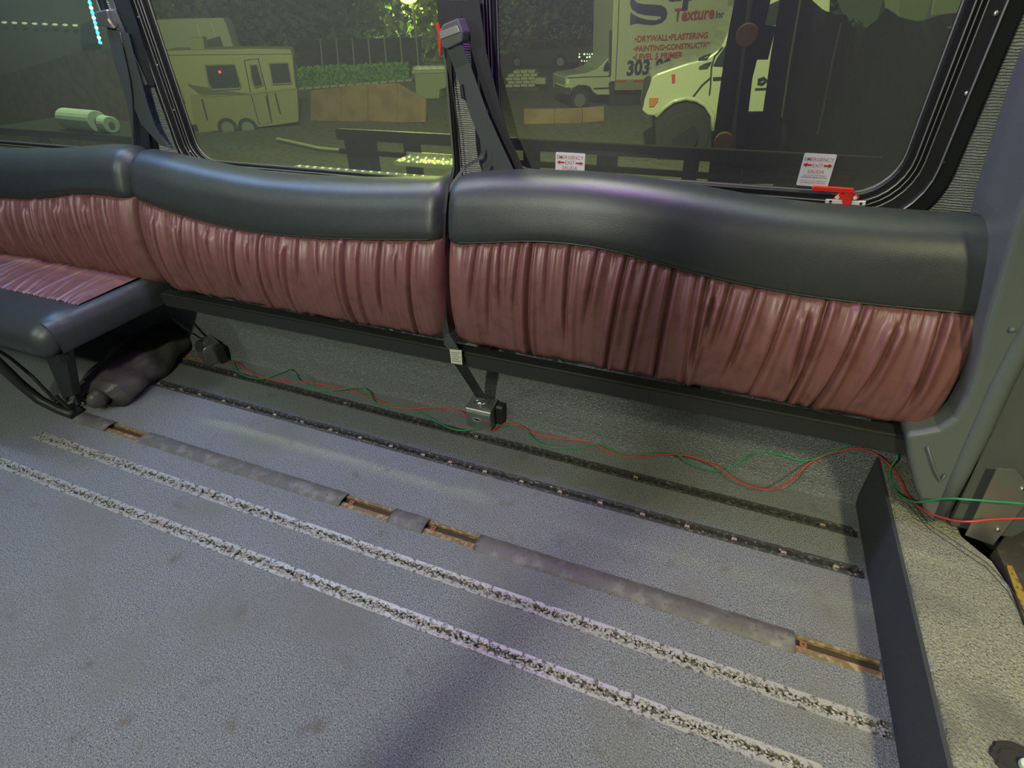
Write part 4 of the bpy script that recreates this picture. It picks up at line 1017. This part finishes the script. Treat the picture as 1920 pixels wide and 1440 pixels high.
MB().tube(vp.poly([(1332, 146), (1316, 160), (1296, 186)], -.02), .018, 5).build('fender_seam', m_tyre, nt_)
MB().prism(vp.poly([(1337, 124), (1345, 108), (1362, 84), (1375, 84), (1372, 126)], -.02), vp.n * .05).build('side_glass', m_wglass, nt_)
MB().prism(vp.poly([(1337, 145), (1356, 144), (1356, 150), (1337, 151)], -.03), vp.n * .03).build('vent_badge', m_tyre, nt_)
MB().prism(vp.poly([(1259, 140), (1266, 139), (1266, 155), (1260, 156)], -.02), vp.n * .02).build('red_tag', m_redtruck, nt_)
MB().prism(vp.poly([(1417, 20), (1462, 0), (1455, 45), (1440, 50), (1415, 45)], -.03), vp.n * .03).build('side_glass', m_wglass, nt_)
MB().tube(vp.poly([(1421, 150), (1432, 146), (1437, 150), (1429, 157), (1421, 155)], -.04), .03, 6).build('door_handle', m_tyre, nt_)
MB().tube(vp.poly([(1416, 167), (1438, 166)], -.03), .02, 6).build('side_stripe', m_tyre, nt_)
MB().tube(vp.poly([(1310, 112), (1320, 106), (1332, 102), (1325, 111), (1310, 112)], -.3), .03, 6).build('hood_hinge', m_tyre, nt_)
MB().tube(vp.poly([(1208, 215), (1216, 220)], -.1), .03, 6).build('tow_hook', m_chrome, nt_)

# dark steel headboard and flatbed just outside the bus
fb = thing('flatbed_deck', 'dark flatbed rack with shiny diamond plate steps just outside the windows', 'flatbed', (-1.2, 2.9, 0.2))
y = 2.5
MB().box(-2.0, 0.5, y, y + .02, .685, .738).build('top_rail', m_post, fb, bevel=.006)
MB().box(-1.97, -0.98, y - .002, y + .004, .7375, .7405).build('rail_highlight', m_diam, fb)  # bright strip put in as the highlight along the rail top
for x in (-1.96, -1.60, -0.95, -0.75, -0.22): MB().box(x, x + .06, y + .01, y + .08, .50, .69).build('rail_post', m_post, fb)
MB().box(-2.0, 0.5, y + .0, y + .02, .615, .640).build('lower_rail', m_post, fb, bevel=.004)
def dplate(x0, x1, y0, y1, z, nm):
    o = MB().box(x0, x1, y0, y1, z - .02, z).build(nm, m_diam, fb)
    mb = MB(); i = 0; yy = y0 + .01
    while yy < y1:
        xx = x0 + .01 + (i % 2) * .012
        k = 0
        while xx < x1 - .01:
            s = 1 if (k + i) % 2 else -1; a = Vector((.008, .008 * s, 0)); b = Vector((-.0022 * s, .0022, 0)); c_ = Vector((xx, yy, z))
            mb.add([c_ - a, c_ + b, c_ + a, c_ - b, c_ + Vector((0, 0, .003))], [(0, 4, 1), (1, 4, 2), (2, 4, 3), (3, 4, 0)][::-1]); xx += .024; k += 1
        yy += .022; i += 1
    mb.build('tread_bars', m_diam, o, kind='stuff')
p = Y(748, 284, 2.42); q = Y(852, 298, 2.42)
dplate(p.x, q.x + .02, 2.36, 2.49, 0.632, 'upper_step')
MB().box(p.x, q.x + .02, 2.485, 2.495, .632, .650).build('step_back_lip', m_diam, fb)
dplate(-2.1, -.95, 2.02, 2.28, 0.60, 'lower_step')
for xx in (-1.9, -0.6, 0.35):
    MB().box(xx, xx + .08, 2.52, 2.60, G, .70).build('support_leg', m_post, fb)
MB().box(-2.2, .6, 2.28, 2.36, .50, .565).build('cross_beam', m_post, fb)
MB().tube([Y(520, 262, 2.6), Y(600, 280, 2.6), Y(680, 287, 2.6), Y(750, 290, 2.6)], .014, 8).build('hose', mat('pale_hose', (.16, .17, .11), rough=.4), fb, smooth=True)
hb = thing('steel_headboard', 'dark steel uprights with amber discs put in for round reflections outside right window', 'rack', tuple(Y(1360, 330, 2.7)))
def ppost(q, y, name='upright', m=m_post): return MB().prism([Y(u, v, y) for u, v in q], (0, .08, 0)).build(name, m, hb)
ppost([(1379, -10), (1447, -10), (1425, 90), (1410, 150), (1398, 250), (1388, 345), (1326, 345), (1345, 200), (1362, 80)], 2.65)
ppost([(1402, -10), (1412, -10), (1384, 200), (1377, 288), (1365, 288), (1385, 150)], 2.63, 'lighter_rail', mat('steel_rail_grey', (.06, .065, .065), rough=.5))
ppost([(1420, 45), (1455, 50), (1440, 112), (1410, 112)], 2.68, 'cross_panel')
ppost([(1464, -10), (1505, -10), (1485, 100), (1470, 200), (1455, 345), (1412, 345), (1432, 200), (1446, 100)], 2.70)
ppost([(1398, 214), (1440, 214), (1430, 345), (1390, 345)], 2.68, 'lower_panel')
for u, v in ((1400, 66), (1357, 267)):
    c_ = Y(u, v, 2.62); mb = MB(); mb.cyl(c_, c_ + Vector((0, .03, 0)), .040, 20); mb.build('amber_disc', m_amberd, hb, bevel=.004)  # amber discs stand in for round orange reflections
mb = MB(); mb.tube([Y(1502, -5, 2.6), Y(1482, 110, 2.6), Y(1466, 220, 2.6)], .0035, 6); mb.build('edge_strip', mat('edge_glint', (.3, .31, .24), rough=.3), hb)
# tarp-covered load
tp = thing('tarp_load', 'large black tarp hanging over a load outside the right window', 'tarp', tuple(Y(1650, 380, 3.0)))
topl = [(1500, -20), (1545, 20), (1585, 30), (1600, 52), (1625, 53), (1648, 35), (1662, 14), (1685, 32), (1720, 40), (1735, 38), (1765, 28), (1800, 24), (1850, 20), (1960, 0)]
def tarpf(a, b):
    k = a * (len(topl) - 1); i = min(int(k), len(topl) - 2); f = k - i
    u = topl[i][0] + (topl[i + 1][0] - topl[i][0]) * f; v = topl[i][1] + (topl[i + 1][1] - topl[i][1]) * f
    u2 = 1440 + (1960 - 1440) * a; v2 = 420
    return Y(u + (u2 - u) * b, v + (v2 - v) * b, 3.0 + 0.06 * noise.noise(Vector((a * 14, b * 3, 0))) + .15 * b)
mb = MB(); mb.grid(tarpf, 70, 20); n0 = len(mb.v); f0 = list(mb.f); mb.v += [v + Vector((0, .02, 0)) for v in mb.v]; mb.f += [tuple(reversed([i + n0 for i in f])) for f in f0]
mb.build('tarp_sheet', m_tarp, tp, smooth=True)
MB().tube([Y(1578, 42, 2.9), Y(1560, 120, 2.9), Y(1545, 200, 2.9), Y(1533, 252, 2.9)], .004, 6).build('tarp_seam', mat('tarp_seam', (.10, .11, .08), rough=.5), tp)
# pale sheets above it
ps = thing('plastic_sheeting', 'pale green plastic sheets draped behind the black tarp', 'sheeting', tuple(Y(1680, 40, 4.2)))
MB().prism([Y(u, v, 4.2) for u, v in ((1565, -20), (1580, 25), (1640, 52), (1662, -20))], (0, .03, 0)).build('sheet', mat('sheet_dull', (.10, .12, .08), rough=.5), ps)
MB().prism([Y(u, v, 4.1) for u, v in ((1656, -20), (1660, 15), (1683, 26), (1690, -20))], (0, .03, 0)).build('sheet', m_plast, ps)
MB().prism([Y(u, v, 4.3) for u, v in ((1690, -20), (1684, 30), (1732, 45), (1752, -20))], (0, .03, 0)).build('sheet', mat('sheet_mid', (.17, .22, .09), rough=.5), ps)
MB().prism([Y(u, v, 4.1) for u, v in ((1755, -20), (1748, 28), (1815, 22), (1832, -20))], (0, .03, 0)).build('sheet', m_plast, ps)
MB().prism([Y(u, v, 2.95) for u, v in ((1776, 52), (1812, 44), (1803, 60))], (0, .01, 0)).build('torn_flap', m_plast, ps)

# left window: warehouse wall with dotted lights and paper rolls put in for reflections, plank fence
vp = VP(100, 240, 0)
wh = thing('backdrop', 'dim green-grey metal-clad warehouse with light dots, put in for window reflections', 'building', tuple(vp.p))  # wall and dots built for shapes reflected in the pane
for i in range(9):
    a = -160 + i * 42; MB().prism(vp.poly([(a, -80), (a + 41, -80), (a + 43 + 30, 260), (a + 30, 260)], 3), vp.n * .2).build('cladding_panel', m_ware, wh)
MB().prism(vp.poly([(152, 46), (180, 36), (185, 80), (150, 84)], 2.5), vp.n * .1).build('blue_shutter', mat('blue_shutter', (.09, .14, .20), rough=.5), wh)
for i in range(9): mb = MB(); mb.ball(vp.at(8 + i * 19, 42 + i * .8, 2.6), .09, 6, 4, (1.6, 1, .5)); mb.build('reflected_dot', m_dots2, wh)
vp = VP(100, 290, -4)
fe = thing('plank_fence', 'dark brown plank fence with sloping top outside the rear window', 'fence', tuple(vp.p))
for i in range(22):
    a = -90 + i * 17; b = a + 15.5
    tv = lambda u: 142 - .30 * u if u < 150 else 97 - .12 * (u - 150)
    sl_ = (a + 90) * .12
    MB().prism(vp.poly([(a, tv(a)), (b, tv(b)), (b + 22, 300), (a + 22, 300)], rnd.uniform(0, .06)), vp.n * .05).build('plank', m_fence, fe)
sh = thing('added_shelf', 'dark wooden shelf added outside the rear window under the stand-in paper rolls', 'shelf', (-3.0, 2.5, .6))  # shelf added only to hold the stand-in rolls
q = Y(180, 246, 2.4)
MB().box(q.x - .9, q.x + .45, 2.32, 2.75, q.z - .04, q.z).build('board', m_post, sh)
for xx in (q.x - .8, q.x + .35): MB().box(xx, xx + .05, 2.5, 2.55, G, q.z - .04).build('post', m_fence, sh)
def roll(u0, v0, u1, v1, rr, label):  # rolls placed outside in place of their reflection in the pane
    a = Y(u0, v0, 2.42); b = Y(u1, v1, 2.38); zc = q.z + rr; a.z = zc; b.z = zc; d = (b - a).normalized()
    o = thing('reflected_roll', label, 'paper roll', tuple((a + b) / 2 - Vector((0, 0, rr))), 'paper towel rolls put in for window reflections')
    MB().cyl(a, b, rr, 20).build('paper', m_paper, o, smooth=False, bevel=.004)
    MB().cyl(b - d * .002, b + d * .002, rr * .36, 14).build('cardboard_core', m_fence, o)
roll(128, 232, 186, 233, .060, 'long pale paper towel roll, left of two standing in for window reflections')
roll(184, 217, 208, 231, .046, 'shorter tilted paper towel roll, right of two standing in for window reflections')

# trees
def tree(u, v, ang, hgt, rad, seed, label, crown=(1, 1, 1)):
    vp = VP(u, v, ang); rnd = random.Random(seed)
    o = thing('tree', label, 'tree', tuple(vp.p), 'dark trees behind the lot')
    MB().tube([vp.p, vp.p + Vector((rnd.uniform(-.4, .4), 0, hgt * .5)), vp.p + Vector((rnd.uniform(-.8, .8), 0, hgt))], .3, 8, True, [.4, .28, .12]).build('trunk', m_bark, o)
    mb = MB(); c_ = vp.p + Vector((0, 0, hgt))
    for i in range(2600):
        d = Vector((rnd.gauss(0, 1), rnd.gauss(0, 1), rnd.gauss(0, 1))).normalized() * rad * rnd.uniform(.35, 1) * (1 + .35 * noise.noise(Vector((i * .01, seed, 0))))
        p_ = c_ + Vector((d.x, d.y, d.z * .9)); p_.z = max(p_.z, G + .6); s = rnd.uniform(.15, .42)
        a = Vector((rnd.uniform(-1, 1), rnd.uniform(-1, 1), rnd.uniform(-1, 1))).normalized() * s; b = a.orthogonal().normalized() * s * .6
        mb.add([p_ - a, p_ + b, p_ + a, p_ - b], [(0, 1, 2, 3)])
    mb.build('crown', m_leaf, o, kind='stuff')


tree(490, 138, 0, 4.0, 5.2, 1, 'dark leafy tree rising just right of the camper trailer roof')
tree(620, 130, 0, 5.0, 5.5, 2, 'dark leafy tree behind the left part of the hedge')
tree(700, 125, 0, 5.0, 5.5, 3, 'dark leafy tree behind the right part of the hedge, by street lamp')
tree(840, 122, 0, 5.0, 6.0, 4, 'dark leafy tree behind the pale waste bin')
tree(1010, 108, 0, 5.5, 7.5, 5, 'dark leafy tree behind the parked cars, right of centre pillar')
tree(1110, 104, 0, 5.5, 7.5, 6, 'dark leafy tree behind the box truck cab')
tree(380, 150, 0, 5.0, 5.5, 8, 'dark leafy tree behind the white box trailer')
tree(1490, 120, 0, 5.0, 6.0, 9, 'dark leafy tree seen past the steel uprights')
